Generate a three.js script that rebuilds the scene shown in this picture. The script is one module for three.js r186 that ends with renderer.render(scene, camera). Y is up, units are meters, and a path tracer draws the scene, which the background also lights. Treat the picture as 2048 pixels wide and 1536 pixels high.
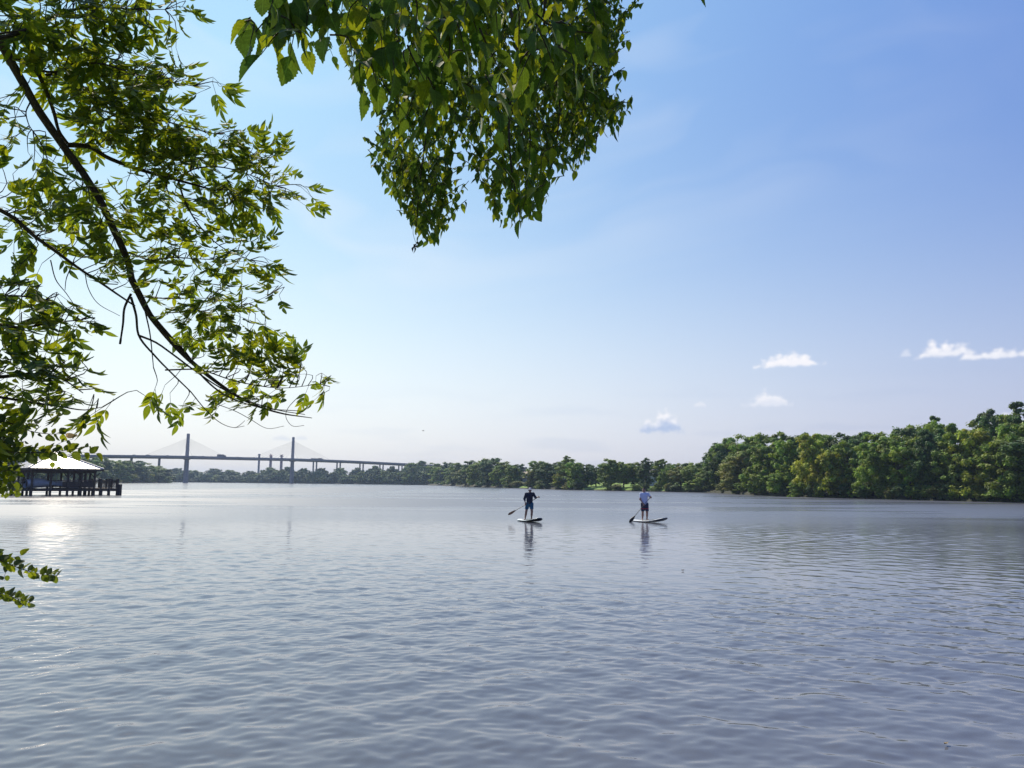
import * as THREE from 'three';
import { mergeGeometries, toCreasedNormals } from 'three/addons/utils/BufferGeometryUtils.js';
import { RoundedBoxGeometry } from 'three/addons/geometries/RoundedBoxGeometry.js';
import { createNoise2D, createNoise3D } from 'simplex-noise';

// ------------------------------------------------------------------ seeded helpers
function rng(seed) { let s = seed >>> 0; return () => { s = (s + 0x6d2b79f5) | 0; let t = Math.imul(s ^ (s >>> 15), 1 | s); t = (t + Math.imul(t ^ (t >>> 7), 61 | t)) ^ t; return ((t ^ (t >>> 14)) >>> 0) / 4294967296; }; }
const R0 = rng(7), noise2 = createNoise2D(rng(11)), noise3 = createNoise3D(rng(12));
const V = (x, y, z) => new THREE.Vector3(x, y, z), rad = (d) => d * Math.PI / 180;
const lerp = (a, b, t) => a + (b - a) * t, clamp = (x, a, b) => Math.min(b, Math.max(a, x)), smooth = (a, b, x) => { const t = clamp((x - a) / (b - a), 0, 1); return t * t * (3 - 2 * t); };
function table(list) { return (x) => { if (x <= list[0][0]) return list[0][1]; for (let i = 1; i < list.length; i++) if (x <= list[i][0]) return lerp(list[i - 1][1], list[i][1], (x - list[i - 1][0]) / (list[i][0] - list[i - 1][0])); return list[list.length - 1][1]; }; }
const fbm = (x, y, o = 5) => { let s = 0, a = 0.5; for (let i = 0; i < o; i++) { s += a * noise2(x, y); x *= 2.03; y *= 2.03; a *= 0.5; } return s; };

// ------------------------------------------------------------------ camera, sky, sun, exposure
const EYE = 2.05, FOCAL = 1536, EXPOSURE = 1.5;
const scene = new THREE.Scene();
const camera = new THREE.PerspectiveCamera(2 * Math.atan(768 / FOCAL) * 180 / Math.PI, 4 / 3, 0.1, 8000);
camera.rotation.order = 'YXZ';
camera.position.set(0, EYE, 0);
camera.rotation.set(Math.atan((966.9 - 768) / FOCAL), 0, rad(0.47));
camera.updateMatrixWorld(true);
const renderer = new THREE.WebGLRenderer({ antialias: true });
renderer.toneMapping = THREE.LinearToneMapping;
renderer.toneMappingExposure = EXPOSURE;
renderer.shadowMap.enabled = true;

const SUN_AZ = rad(-30), SUN_EL = rad(43);
const SUN = V(Math.sin(SUN_AZ) * Math.cos(SUN_EL), Math.sin(SUN_EL), -Math.cos(SUN_AZ) * Math.cos(SUN_EL));
const sun = new THREE.DirectionalLight(new THREE.Color(1, 0.89, 0.72), 4.6);
sun.position.copy(SUN).multiplyScalar(300); sun.castShadow = true; sun.shadow.mapSize.set(4096, 4096);
Object.assign(sun.shadow.camera, { left: -320, right: 320, top: 320, bottom: -320, near: 1, far: 900 });
scene.add(sun, sun.target);

// a direction for a place in the photograph (2048 x 1536), used while laying out real positions and distances
const camQ = camera.quaternion.clone();
const ray = (px, py) => V((px - 1024) / FOCAL, (768 - py) / FOCAL, -1).applyQuaternion(camQ);
const horizonY = (px) => 966.9 + (px - 1024) * 0.0082;
const azimuthOf = (px) => { const d = ray(px, horizonY(px)); return Math.atan2(d.x, -d.z); };
const polar = (az, d, y = 0) => V(Math.sin(az) * d, y, -Math.cos(az) * d);
const spot = (px, d, y = 0) => polar(azimuthOf(px), d, y);                                    // at horizontal distance d
const along = (px, py, d) => { const r = ray(px, py); return r.multiplyScalar(d / Math.hypot(r.x, r.z)).add(V(0, EYE, 0)); };
const heightAt = (px, py, d) => along(px, py, d).y;
const onWater = (px, py) => { const r = ray(px, py); return r.multiplyScalar(-EYE / r.y).add(V(0, EYE, 0)); };

{ // the sky: hazy white towards the horizon and the sun, deepening blue away from both; a few small fair-weather clouds
  const W = 4096, H = 2048, data = new Float32Array(W * H * 4);
  const A = [[-1.62, -1.005, -0.268], [1.565, 1.025, 0.313], [-1.214, -1.052, -0.411], [0.245, 0.13, -0.09], [-0.258, -0.368, -0.364]];
  const toDeg = 180 / Math.PI, clouds = [];
  // [left, right, top, base] of each cloud in the photograph, its opacity, and how grey its base is
  for (const [x0, x1, y0, y1, k, grey] of [[1838, 1945, 676, 713, 1, 0.25], [1920, 2075, 690, 719, 0.95, 0.25], [1514, 1640, 705, 733, 1, 0.12], [1800, 1822, 698, 713, 0.35, 0], [1490, 1576, 784, 811, 0.8, 0.35],
    [1280, 1362, 824, 861, 1, 1], [1955, 2050, 820, 860, 0.9, 0.2], [1388, 1412, 804, 812, 0.4, 0.1], [545, 580, 864, 878, 0.3, 1], [590, 616, 866, 878, 0.25, 1], [2085, 2200, 660, 715, 1, 0.2]]) {
    const a = ray(x0, y1), b = ray(x1, y0), az = (d) => Math.atan2(d.x, -d.z) * toDeg, el = (d) => Math.asin(d.y / d.length()) * toDeg;
    clouds.push({ a0: az(a), a1: az(b), e0: el(a), e1: el(b), k, grey, seed: x0 * 0.37 });
  }
  for (let j = 0; j < H; j++) {
    const el = ((j + 0.5) / H - 0.5) * Math.PI, eld = Math.max(el * toDeg, 0), ce = Math.cos(el), se = Math.sin(el), h = Math.exp(-((eld / 19) ** 2)), low = Math.exp(-eld / 3.5);
    for (let i = 0; i < W; i++) {
      const u = ((i + 0.5) / W - 0.5) * 2 * Math.PI, x = Math.cos(u) * ce, z = Math.sin(u) * ce, o = (j * W + i) * 4;
      const g = Math.acos(clamp(x * SUN.x + se * SUN.y + z * SUN.z, -1, 1)) * toDeg, q = (clamp(g, 16, 78) - 45) / 45;
      let c0, c1, c2;
      { const f = (n) => Math.exp(A[0][n] + A[1][n] * h + A[2][n] * q + A[3][n] * h * q + A[4][n] * low); const air = Math.exp(-eld / 5); c0 = f(0) * (1 + 0.24 * air); c1 = f(1) * (1 + 0.18 * air); c2 = f(2) * (1 + 0.1 * air); }
      const azd = Math.atan2(x, -z) * toDeg;
      if (el > 0 && eld < 60) { // thin high veils
        const warp = fbm(azd * 0.02 + 3, eld * 0.05, 3), veil = clamp(fbm(azd * 0.02 + warp * 0.8 + 20, eld * 0.085 + warp * 0.6, 4) * 1.3 + 0.1, 0, 1) * 0.42 * smooth(62, 22, g) * smooth(0, 6, eld);
        c0 += (0.9 - c0) * veil * 0.8; c1 += (0.96 - c1) * veil * 0.75; c2 += (1 - c2) * veil * 0.7;
        // two broad soft banks low in the haze
        const bank = smooth(0.05, 0.5, fbm(azd * 0.06 + 40, eld * 0.45 + 9, 4)) * smooth(9, 3, eld) * 0.06 * smooth(-30, 5, azd);
        c0 *= 1 - bank * 1.3; c1 *= 1 - bank; c2 *= 1 - bank * 0.5;
      }
      for (const c of clouds) {
        const mx = (c.a1 - c.a0) * 0.5, my = c.e1 - c.e0;
        if (azd < c.a0 - mx || azd > c.a1 + mx || eld < c.e0 - my || eld > c.e1 + my) continue;
        const s = (azd - (c.a0 + c.a1) / 2) / mx, t = (eld - c.e0) / my, f = fbm(azd * 1.1 + c.seed, eld * 1.7 + c.seed, 6), f2 = fbm(azd * 0.55 + c.seed + 7, c.seed, 3);
        const top = Math.sqrt(Math.max(0, 1 - s * s)) * (0.72 + 0.55 * f2), d = Math.min(1.12 * top - t * 0.9 + f * 0.45, (t + 0.16) * 2.2 + f * 0.4, (1.1 - Math.abs(s)) * 2.2 + f * 0.8);
        const m = smooth(-0.1, 0.5, d) * c.k; if (m <= 0) continue;
        const shade = c.grey * smooth(0.55, -0.1, t - top * 0.2 + (s < 0 ? 0 : -0.12) + f * 0.3);
        c0 += (lerp(1.02, 0.5, shade) - c0) * m; c1 += (lerp(1, 0.6, shade) - c1) * m; c2 += (lerp(1.03, 0.82, shade) - c2) * m;
      }
      data[o] = c0 / EXPOSURE; data[o + 1] = c1 / EXPOSURE; data[o + 2] = c2 / EXPOSURE; data[o + 3] = 1;
    }
  }
  const tex = new THREE.DataTexture(data, W, H, THREE.RGBAFormat, THREE.FloatType);
  tex.mapping = THREE.EquirectangularReflectionMapping; tex.magFilter = THREE.LinearFilter; tex.needsUpdate = true;
  scene.background = tex; scene.environment = tex;
}
scene.fog = new THREE.FogExp2(new THREE.Color(0.6, 0.78, 1), 0.0002);

// ------------------------------------------------------------------ naming, tagging, small geometry helpers
const taken = new Map();
function numbered(name) { const n = taken.get(name) ?? 0; taken.set(name, n + 1); return n ? `${name}_${String(n).padStart(3, '0')}` : name; }
function shadows(o) { o.traverse((c) => { if (c.isMesh) c.castShadow = c.receiveShadow = true; }); return o; }
function tag(o, label, category, group) { o.userData.label = label; o.userData.category = category; if (group) o.userData.group = group; else delete o.userData.group; return o; }
function thing(name, label, category, pos = [0, 0, 0], turn = 0, group) { const o = new THREE.Group(); o.name = numbered(name); o.position.set(...(pos.isVector3 ? pos.toArray() : pos)); o.rotation.y = turn; scene.add(o); return tag(o, label, category, group); }
function part(name, geo, mat, parent) { const m = new THREE.Mesh(Array.isArray(geo) ? merge(geo) : geo, mat); m.name = name; m.castShadow = m.receiveShadow = true; parent.add(m); return m; }
function structure(name, geo, mat) { const m = part(name, geo, mat, scene); m.userData.kind = 'structure'; return m; }
function stuffPart(name, geo, mat, parent) { const m = part(name, geo, mat, parent); m.userData.kind = 'stuff'; return m; }
function merge(list) { const flat = list.map((g) => (g.index ? g.toNonIndexed() : g)); for (const g of flat) for (const k of Object.keys(g.attributes)) if (!['position', 'normal', 'uv'].includes(k)) g.deleteAttribute(k); return flat.length === 1 ? flat[0] : mergeGeometries(flat); }
const box = (w, h, d, x = 0, y = 0, z = 0, ry = 0) => { const g = new THREE.BoxGeometry(w, h, d); if (ry) g.rotateY(ry); return g.translate(x, y, z); };
const rbox = (w, h, d, r, x = 0, y = 0, z = 0) => new RoundedBoxGeometry(w, h, d, 2, r).translate(x, y, z);
const cyl = (r0, r1, h, x = 0, y = 0, z = 0, n = 10) => new THREE.CylinderGeometry(r1, r0, h, n).translate(x, y + h / 2, z);
function bar(a, b, r, n = 5, r2 = r) { const d = b.clone().sub(a), g = new THREE.CylinderGeometry(r2, r, d.length(), n, 1, true); g.applyQuaternion(new THREE.Quaternion().setFromUnitVectors(V(0, 1, 0), d.normalize())); return g.translate((a.x + b.x) / 2, (a.y + b.y) / 2, (a.z + b.z) / 2); }
function geometry(pos, nor, uv, idx, col) {
  const g = new THREE.BufferGeometry(); g.setAttribute('position', new THREE.BufferAttribute(new Float32Array(pos), 3));
  if (uv) g.setAttribute('uv', new THREE.BufferAttribute(new Float32Array(uv), 2));
  if (col) g.setAttribute('color', new THREE.BufferAttribute(new Float32Array(col), 3));
  if (idx) g.setIndex(idx);
  if (nor) g.setAttribute('normal', new THREE.BufferAttribute(new Float32Array(nor), 3)); else g.computeVertexNormals();
  return g;
}
// a tapered, slightly knobbly tube through points; r is [start, end] or a function of 0..1
function limb(points, r, n = 7, steps = 0, rough = 0) {
  const curve = new THREE.CatmullRomCurve3(points, false, 'centripetal'), S = steps || Math.max(4, points.length * 4), rr = typeof r === 'function' ? r : (t) => lerp(r[0], r[1], t);
  const F = curve.computeFrenetFrames(S, false), pos = [], uv = [], idx = [], L = curve.getLength();
  for (let i = 0; i <= S; i++) {
    const p = curve.getPointAt(i / S), R = rr(i / S);
    for (let k = 0; k <= n; k++) {
      const a = k / n * Math.PI * 2, w = R * (1 + rough * noise3(p.x * 9 + Math.cos(a), p.y * 9 + Math.sin(a), p.z * 9)), d = F.normals[i].clone().multiplyScalar(Math.cos(a) * w).addScaledVector(F.binormals[i], Math.sin(a) * w);
      pos.push(p.x + d.x, p.y + d.y, p.z + d.z); uv.push(k / n * Math.max(1, Math.round(R * 20)) * 0.3, i / S * L);
    }
  }
  for (let i = 0; i < S; i++) for (let k = 0; k < n; k++) { const a = i * (n + 1) + k, b = a + n + 1; idx.push(a, b, a + 1, b, b + 1, a + 1); }
  return geometry(pos, null, uv, idx);
}
// texture from a function (u, v in 0..1) -> [r, g, b] 0..1 (sRGB when colour)
function texture(N, M, f, srgb = true) {
  const d = new Uint8Array(N * M * 4);
  for (let j = 0; j < M; j++) for (let i = 0; i < N; i++) { const c = f((i + 0.5) / N, (j + 0.5) / M), o = (j * N + i) * 4; d[o] = clamp(c[0], 0, 1) * 255; d[o + 1] = clamp(c[1], 0, 1) * 255; d[o + 2] = clamp(c[2], 0, 1) * 255; d[o + 3] = 255; }
  const t = new THREE.DataTexture(d, N, M); t.wrapS = t.wrapT = THREE.RepeatWrapping; t.magFilter = THREE.LinearFilter; t.minFilter = THREE.LinearMipmapLinearFilter; if (srgb) t.colorSpace = THREE.SRGBColorSpace; t.needsUpdate = true; return t;
}
// noise that repeats over 0..1
const tiled = (u, v, k, seed = 0) => { const a = u * 2 * Math.PI, b = v * 2 * Math.PI, r = k / (2 * Math.PI); return noise3(Math.cos(a) * r + seed, Math.sin(a) * r + Math.cos(b) * r * 1.3, Math.sin(b) * r * 1.3 - seed); };
const std = (o) => new THREE.MeshStandardMaterial(o), phys = (o) => new THREE.MeshPhysicalMaterial(o), rgb = (r, g, b) => new THREE.Color().setRGB(r, g, b);

// ------------------------------------------------------------------ shoreline, ground, water
// distance of the far shore along each column of the photograph
const shoreTable = table([[-2600, 26], [-1400, 40], [-700, 95], [-300, 170], [0, 300], [100, 360], [200, 500], [300, 640], [341, 690], [343, 1020], [400, 1000], [500, 960], [600, 900], [700, 820], [850, 700], [900, 560], [950, 420], [1050, 322], [1150, 262], [1240, 242], [1300, 234], [1360, 222], [1420, 211], [1500, 164], [1600, 141], [1800, 123], [2048, 106], [2300, 92], [2800, 70], [4200, 45]]);
const shoreOf = (px) => shoreTable(px) / Math.cos(clamp(azimuthOf(px), -0.75, 0.75));
const pxOfAz = (az) => 1024 + Math.tan(clamp(az, -1.2, 1.2)) * FOCAL * 1.0085;
const shoreAt = (az) => shoreOf(pxOfAz(az)) * (1 + 0.012 * noise2(az * 40, 3) + 0.006 * noise2(az * 160, 5));
const groundRise = (d) => table([[-3, -0.9], [0, 0.05], [0.8, 0.45], [4, 0.75], [25, 1.6], [80, 3], [300, 6], [3000, 14]])(d);
const soilMap = texture(512, 512, (u, v) => { const n = tiled(u, v, 18) * 0.5 + tiled(u, v, 70, 4) * 0.35 + tiled(u, v, 200, 8) * 0.3, m = clamp(0.5 + n * 0.5, 0, 1); return [lerp(0.30, 0.50, m), lerp(0.42, 0.60, m), lerp(0.12, 0.20, m)]; });
const grassMat = std({ map: soilMap, roughness: 0.95 });
{
  const azs = [], rows = [-3, -0.6, 0, 0.35, 0.8, 2, 4, 9, 16, 30, 60, 120, 260, 600, 1500];
  for (let px = -3400; px <= 5400; px += (px > 0 && px < 2048 ? 6 : 40)) azs.push(azimuthOf(px));
  const pos = [], uv = [], idx = [], col = [], n = rows.length;
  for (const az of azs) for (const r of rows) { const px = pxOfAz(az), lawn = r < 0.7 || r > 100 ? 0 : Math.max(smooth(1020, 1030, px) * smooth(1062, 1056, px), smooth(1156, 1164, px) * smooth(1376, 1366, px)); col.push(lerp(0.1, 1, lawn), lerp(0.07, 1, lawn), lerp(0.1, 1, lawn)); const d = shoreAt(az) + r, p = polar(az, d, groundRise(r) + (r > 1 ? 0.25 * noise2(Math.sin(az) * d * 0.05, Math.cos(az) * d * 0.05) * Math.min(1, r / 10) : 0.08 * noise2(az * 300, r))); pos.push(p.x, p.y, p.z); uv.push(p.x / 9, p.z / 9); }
  for (let i = 0; i + 1 < azs.length; i++) for (let k = 0; k + 1 < n; k++) { const a = i * n + k, b = a + n; idx.push(a, b, a + 1, b, b + 1, a + 1); }
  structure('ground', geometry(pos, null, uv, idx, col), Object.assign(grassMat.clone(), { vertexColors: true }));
}
{ // the bank the photographer stands on, its edge just below the frame
  const pos = [], uv = [], idx = [], N = 90, M = 36;
  for (let i = 0; i <= N; i++) for (let j = 0; j <= M; j++) {
    const x = (i / N - 0.5) * 90, edge = -3.1 + 0.5 * noise2(x * 0.3, 1) - Math.max(0, -x - 5) * 0.95 - Math.max(0, x - 12) * 0.5, d = [-0.9, -0.3, 0.1, 0.5][j] ?? 0.5 + (j - 3) ** 1.5 * 0.2, z = edge + d;
    pos.push(x, clamp(0.02 + d * 0.42, -0.5, 0.42) + 0.05 * noise2(x, z) + 0.2 * smooth(2, 14, d), z); uv.push(x / 4, z / 4);
  }
  for (let i = 0; i < N; i++) for (let j = 0; j < M; j++) { const a = i * (M + 1) + j, b = a + M + 1; idx.push(a, a + 1, b, b, a + 1, b + 1); }
  structure('near_bank', geometry(pos, null, uv, idx), grassMat);
}
{ // one sheet of water: long waves in its shape, ripples in its relief
  const r = rng(31), waves = [];
  for (let i = 0; i < 100; i++) { // wind from over the far shore: crests mostly lie across the view
    const L = 0.12 * Math.pow(13, Math.pow(r(), 1.1)), th = rad(86 + (r() + r() + r() - 1.5) * 125), k = 2 * Math.PI / L;
    waves.push([Math.cos(th) * k, Math.sin(th) * k, r() * 6.283, 0.0108 * (L > 1.1 ? 0.42 : 1) / k, L]);
  }
  const rings = [1.5, 2.4, 3.2, 4]; for (let y = FOCAL * EYE / 4.0; y > 14; y -= 0.72) rings.push(FOCAL * EYE / y); for (let d = rings[rings.length - 1] * 1.06; d < 3200; d *= 1.09) rings.push(d);
  const azs = []; for (let a = -180; a < -42; a += 6) azs.push(rad(a)); for (let a = -42; a < 42; a += 0.15) azs.push(rad(a)); for (let a = 42; a <= 180; a += 6) azs.push(rad(a));
  const n = rings.length, pos = new Float32Array(azs.length * n * 3), nor = new Float32Array(azs.length * n * 3), uv = new Float32Array(azs.length * n * 2), uv1 = new Float32Array(azs.length * n * 2), idx = new Uint32Array((azs.length - 1) * (n - 1) * 6);
  let o = 0;
  for (let i = 0; i < azs.length; i++) for (let j = 0; j < n; j++) {
    const d = rings[j], x = Math.sin(azs[i]) * d, z = -Math.cos(azs[i]) * d, gap = j + 1 < n ? rings[j + 1] - d : 99, v = i * n + j;
    // calm slicks and ruffled patches
    const calm = 0.35 + 0.65 * smooth(-0.35, 0.35, noise2(x * 0.018 + 5, z * 0.03) + 0.5 * noise2(x * 0.06, z * 0.09));
    let y = 0, sx = 0, sz = 0;
    if (Math.abs(azs[i]) < 0.75) for (const [kx, kz, p, a, L] of waves) {
      const fade = clamp((L / gap - 1.2) / 1.6, 0, 1); if (fade <= 0) continue;
      const ph = kx * x + kz * z + p, A = a * fade * (L < 2 ? calm : 1); y += A * Math.sin(ph); const c = A * Math.cos(ph); sx += c * kx; sz += c * kz;
    }
    const q = 1 / Math.hypot(sx, 1, sz); pos[v * 3] = x; pos[v * 3 + 1] = y; pos[v * 3 + 2] = z; nor[v * 3] = -sx * q; nor[v * 3 + 1] = q; nor[v * 3 + 2] = -sz * q;
    uv[v * 2] = x / 14.7; uv[v * 2 + 1] = -z / 14.7; uv1[v * 2] = x / 320 + 0.5; uv1[v * 2 + 1] = 0.5 - z / 320;
    if (i + 1 < azs.length && j + 1 < n) { const b = v + n; idx.set([v, b, v + 1, b, b + 1, v + 1], o); o += 6; }
  }
  const g = new THREE.BufferGeometry(); g.setAttribute('position', new THREE.BufferAttribute(pos, 3)); g.setAttribute('normal', new THREE.BufferAttribute(nor, 3)); g.setAttribute('uv', new THREE.BufferAttribute(uv, 2)); g.setAttribute('uv1', new THREE.BufferAttribute(uv1, 2)); g.setIndex(new THREE.BufferAttribute(idx, 1));
  // ripples: a patch of waves that repeats without a seam, as slopes (normal map) or as height (bump map)
  function ripples(N, size, lengths, count, slope, seed, spread) {
    const q = rng(seed), SX = new Float32Array(N * N), SZ = new Float32Array(N * N), Hh = new Float32Array(N * N);
    for (let c = 0; c < count; c++) {
      const L = lengths[0] * Math.pow(lengths[1] / lengths[0], q()), th = rad(90 + (q() + q() + q() - 1.5) * spread), m = Math.round(Math.cos(th) * size / L), l = Math.round(Math.sin(th) * size / L); if (!m && !l) continue;
      const ph0 = q() * 6.283, k = 2 * Math.PI / size, s = slope * Math.sqrt(2 / count), kk = Math.hypot(m, l), cx = Math.cos(2 * Math.PI * m / N), sxx = Math.sin(2 * Math.PI * m / N);
      for (let j = 0; j < N; j++) { let ph = ph0 + 2 * Math.PI * l * j / N, co = Math.cos(ph), si = Math.sin(ph); for (let i = 0; i < N; i++) { const e = j * N + i; SX[e] += s * co * m / kk; SZ[e] += s * co * l / kk; Hh[e] += s * si / (kk * k); const t = co * cx - si * sxx; si = si * cx + co * sxx; co = t; } }
    }
    return { SX, SZ, Hh };
  }
  const NN = 1024, f = ripples(NN, 14.7, [0.1, 0.6], 130, 0.02, 5, 60);
  // gusts: the fine waves bunch in patches
  const normal = texture(NN, NN, (u, v) => { const e = Math.min(NN - 1, (v * NN) | 0) * NN + Math.min(NN - 1, (u * NN) | 0), gust = 0.75 + 0.55 * tiled(u, v, 7, 3), x = f.SX[e] * gust, z = f.SZ[e] * gust, q = 1 / Math.hypot(x, z, 1); return [0.5 - x * q * 0.5, 0.5 - z * q * 0.5, 0.5 + q * 0.5]; }, false);
  // how wind-ruffled the surface is: sheltered by the near bank, rougher out in the open river, with slicks drawn out along the wind
  const calmSpot = onWater(1690, 1055);
  const ruffled = texture(640, 640, (u, v) => { const x = (u - 0.5) * 320, z = (v - 0.5) * 320, d = Math.hypot(x, z), slick = smooth(-0.1, 0.5, noise2(x * 0.012 + 3, z * 0.05) + 0.5 * noise2(x * 0.05, z * 0.16)); return [0, lerp(0.2, 1, smooth(22, 78, d + 12 * noise2(x * 0.02, z * 0.03))) * lerp(1, 0.55, slick * smooth(30, 80, d)) * (1 - 0.75 * smooth(1.15, 0.6, Math.hypot((x - calmSpot.x) / 10, (z - calmSpot.z) / 2.4) + 0.35 * noise2(x * 0.3, z * 0.5))), 0]; }, false); ruffled.channel = 1; ruffled.wrapS = ruffled.wrapT = THREE.ClampToEdgeWrapping;
  const water = phys({ color: rgb(0.09, 0.098, 0.122), roughness: 0.36, roughnessMap: ruffled, normalMap: normal, normalScale: new THREE.Vector2(0.5, 0.5), ior: 1.333 });
  structure('water', g, water);
}

// ------------------------------------------------------------------ trees of the far banks
const barkMap = texture(128, 256, (u, v) => { const n = tiled(u, v, 14, 1) * 0.5 + tiled(u, v * 0.5, 40, 3) * 0.5, m = clamp(0.5 + n * 0.6, 0, 1); return [lerp(0.16, 0.36, m), lerp(0.13, 0.30, m), lerp(0.11, 0.25, m)]; });
const barkMat = std({ map: barkMap, roughness: 0.95 });
// a crown of leaf clumps: [height, half width, height of the lowest leaves], clump count and size of the leaf faces; leaves near their clump's shell, clumps near the envelope
function crownGeometry(seed, { H, W, low, clumps, leaves, leaf, shape, cr = 0.3, gap = 0 }) {
  const r = rng(seed), pos = [], nor = [], col = [], idx = [], centres = [];
  const env = { round: (t) => Math.pow(Math.max(0, Math.sin(Math.PI * clamp(0.1 + t * 0.88, 0, 1))), 0.6), dome: (t) => (t < 0.15 ? 0.9 + 0.66 * t : Math.pow(Math.max(0, 1 - ((t - 0.15) / 0.88) ** 3.6), 0.5)), tall: (t) => Math.pow(Math.max(0, Math.sin(Math.PI * clamp(0.12 + t * 0.86, 0, 1))), 0.8) * 0.75, umbrella: (t) => Math.pow(Math.max(0, Math.sin(Math.PI * clamp(t * 0.7 + 0.28, 0, 1))), 0.7) * (t < 0.35 ? t / 0.35 : 1) }[shape];
  const lobes = [];
  for (let c = 0; c < clumps * 0.55; c++) {
    const t = (c + r()) / (clumps * 0.55), a = c * 2.4 + r(), e = env(t) * W * (0.8 + 0.35 * noise2(a * 1.3 + seed, t * 3)), k = r() < 0.8 ? 0.5 + 0.3 * r() : r() * 0.4, R = W * cr * (1.1 + 0.7 * r()) * (1 - 0.12 * t);
    lobes.push([Math.cos(a) * e * k, low + R * 0.4 + t * (H - low - R * 1.3), Math.sin(a) * e * k, R]);
  }
  for (let c = 0; c < clumps * 3; c++) {
    const b = lobes[(r() * lobes.length) | 0], u = r() * 1.5 - 0.5, a = r() * 6.283, q = Math.sqrt(1 - Math.min(1, u * u)), k = b[3] * (0.75 + 0.35 * r()), R = b[3] * (0.28 + 0.3 * r());
    centres.push([b[0] + Math.cos(a) * q * k, Math.max(low, b[1] + u * k * 0.8), b[2] + Math.sin(a) * q * k, R, 0.68 + 0.64 * r(), (r() - 0.5) * 0.4]);
  }
  for (let i = 0; i < leaves; i++) {
    const c = centres[(r() * centres.length) | 0], u = r() * 2 - 1, a = r() * 6.283, s = Math.sqrt(1 - u * u), rr = c[3] * (0.35 + 0.8 * r()) * (1 + 0.25 * noise3(Math.cos(a) * s * 2 + c[0], u * 2 + c[1], Math.sin(a) * s * 2));
    const dx = Math.cos(a) * s, dy = u, dz = Math.sin(a) * s, p = V(c[0] + dx * rr, Math.max(low * 0.6, c[1] + dy * rr * 0.72), c[2] + dz * rr);
    const n = V(dx + (r() - 0.5) * 1.5, dy * 0.8 + 0.75 + (r() - 0.5) * 1.5, dz + (r() - 0.5) * 1.5).normalize(), t1 = V(r() - 0.5, r() - 0.7, r() - 0.5).cross(n).normalize(), t2 = n.clone().cross(t1), L = leaf * (0.6 + 0.7 * r()), Wd = L * (0.45 + 0.2 * r()), b = pos.length / 3, fold = L * 0.18;
    const put = (x, y, k) => { pos.push(p.x + t1.x * x + t2.x * y - n.x * k, p.y + t1.y * x + t2.y * y - n.y * k, p.z + t1.z * x + t2.z * y - n.z * k); nor.push(n.x, n.y, n.z); col.push(c[4] * (1 + c[5]) * v, c[4] * v, c[4] * (1 - c[5] * 0.6) * v); };
    const v = 0.85 + 0.3 * r(); put(-L, 0, 0); put(0, Wd, fold); put(L, 0, 0.4 * fold); put(0, -Wd, fold); idx.push(b, b + 2, b + 1, b, b + 3, b + 2);
  }
  return geometry(pos, nor, null, idx, col);
}
function trunkGeometry(seed, H, W, low) {
  const r = rng(seed + 900), top = V((r() - 0.5) * W * 0.4, H * 0.78, (r() - 0.5) * W * 0.4), R = H * 0.022, list = [limb([V(0, -0.5, 0), V(0.1 * r(), H * 0.25, 0.1), V(top.x * 0.6, H * 0.5, top.z * 0.6), top], (t) => R * (1.25 - 1.1 * t), 7, 8)];
  for (let i = 0; i < 6; i++) { const a = i * 1.05 + r(), h = H * (0.22 + 0.09 * i), s = V(top.x * h / H * 0.8, h, top.z * h / H * 0.8); list.push(limb([s, s.clone().add(V(Math.cos(a) * W * 0.35, H * 0.09, Math.sin(a) * W * 0.35)), s.clone().add(V(Math.cos(a) * W * 0.7, H * 0.16, Math.sin(a) * W * 0.7))], [R * 0.5, R * 0.12], 5, 5)); }
  return merge(list);
}
const leafy = (r, g, b, thin = 0.45) => phys({ color: rgb(r, g, b), roughness: 0.8, transmission: thin, thickness: 0, ior: 1.3, specularIntensity: 0.5, vertexColors: true, side: THREE.DoubleSide });
const GREENS = { mid: leafy(0.18, 0.265, 0.03), yellow: leafy(0.33, 0.37, 0.03), dark: leafy(0.085, 0.155, 0.036), fresh: leafy(0.22, 0.33, 0.032), olive: leafy(0.22, 0.245, 0.042) };
const KINDS = [
  ['dome', { H: 13, W: 5.2, low: 0.3, clumps: 46, leaves: 15225, leaf: 0.29, shape: 'dome' }], ['dome', { H: 13, W: 4.6, low: 0.4, clumps: 40, leaves: 13775, leaf: 0.29, shape: 'dome', cr: 0.3 }],
  ['round', { H: 13, W: 4.9, low: 1.2, clumps: 42, leaves: 13775, leaf: 0.29, shape: 'round' }], ['tall', { H: 15, W: 4.6, low: 1, clumps: 44, leaves: 13775, leaf: 0.29, shape: 'tall' }],
  ['dome', { H: 12, W: 5.8, low: 0.2, clumps: 54, leaves: 11500, leaf: 0.32, shape: 'dome', cr: 0.22 }], ['umbrella', { H: 13, W: 5.2, low: 3.2, clumps: 34, leaves: 10875, leaf: 0.29, shape: 'umbrella', cr: 0.24 }], ['tall', { H: 15, W: 3.6, low: 2.5, clumps: 26, leaves: 8700, leaf: 0.29, shape: 'tall', cr: 0.3 }],
];
const prototypes = KINDS.map(([, k], i) => ({ crown: crownGeometry(100 + i, k), trunk: trunkGeometry(100 + i, k.H, k.W, k.low), ...k }));
const farPrototypes = [0, 1, 2].map((i) => ({ crown: crownGeometry(200 + i, { H: 13, W: 8, low: 0.2, clumps: 64, leaves: 6000, leaf: 0.62, shape: ['dome', 'round', 'dome'][i], cr: 0.24 }), trunk: trunkGeometry(200 + i, 13, 5, 1), H: 13, W: 5.5 }));
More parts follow.
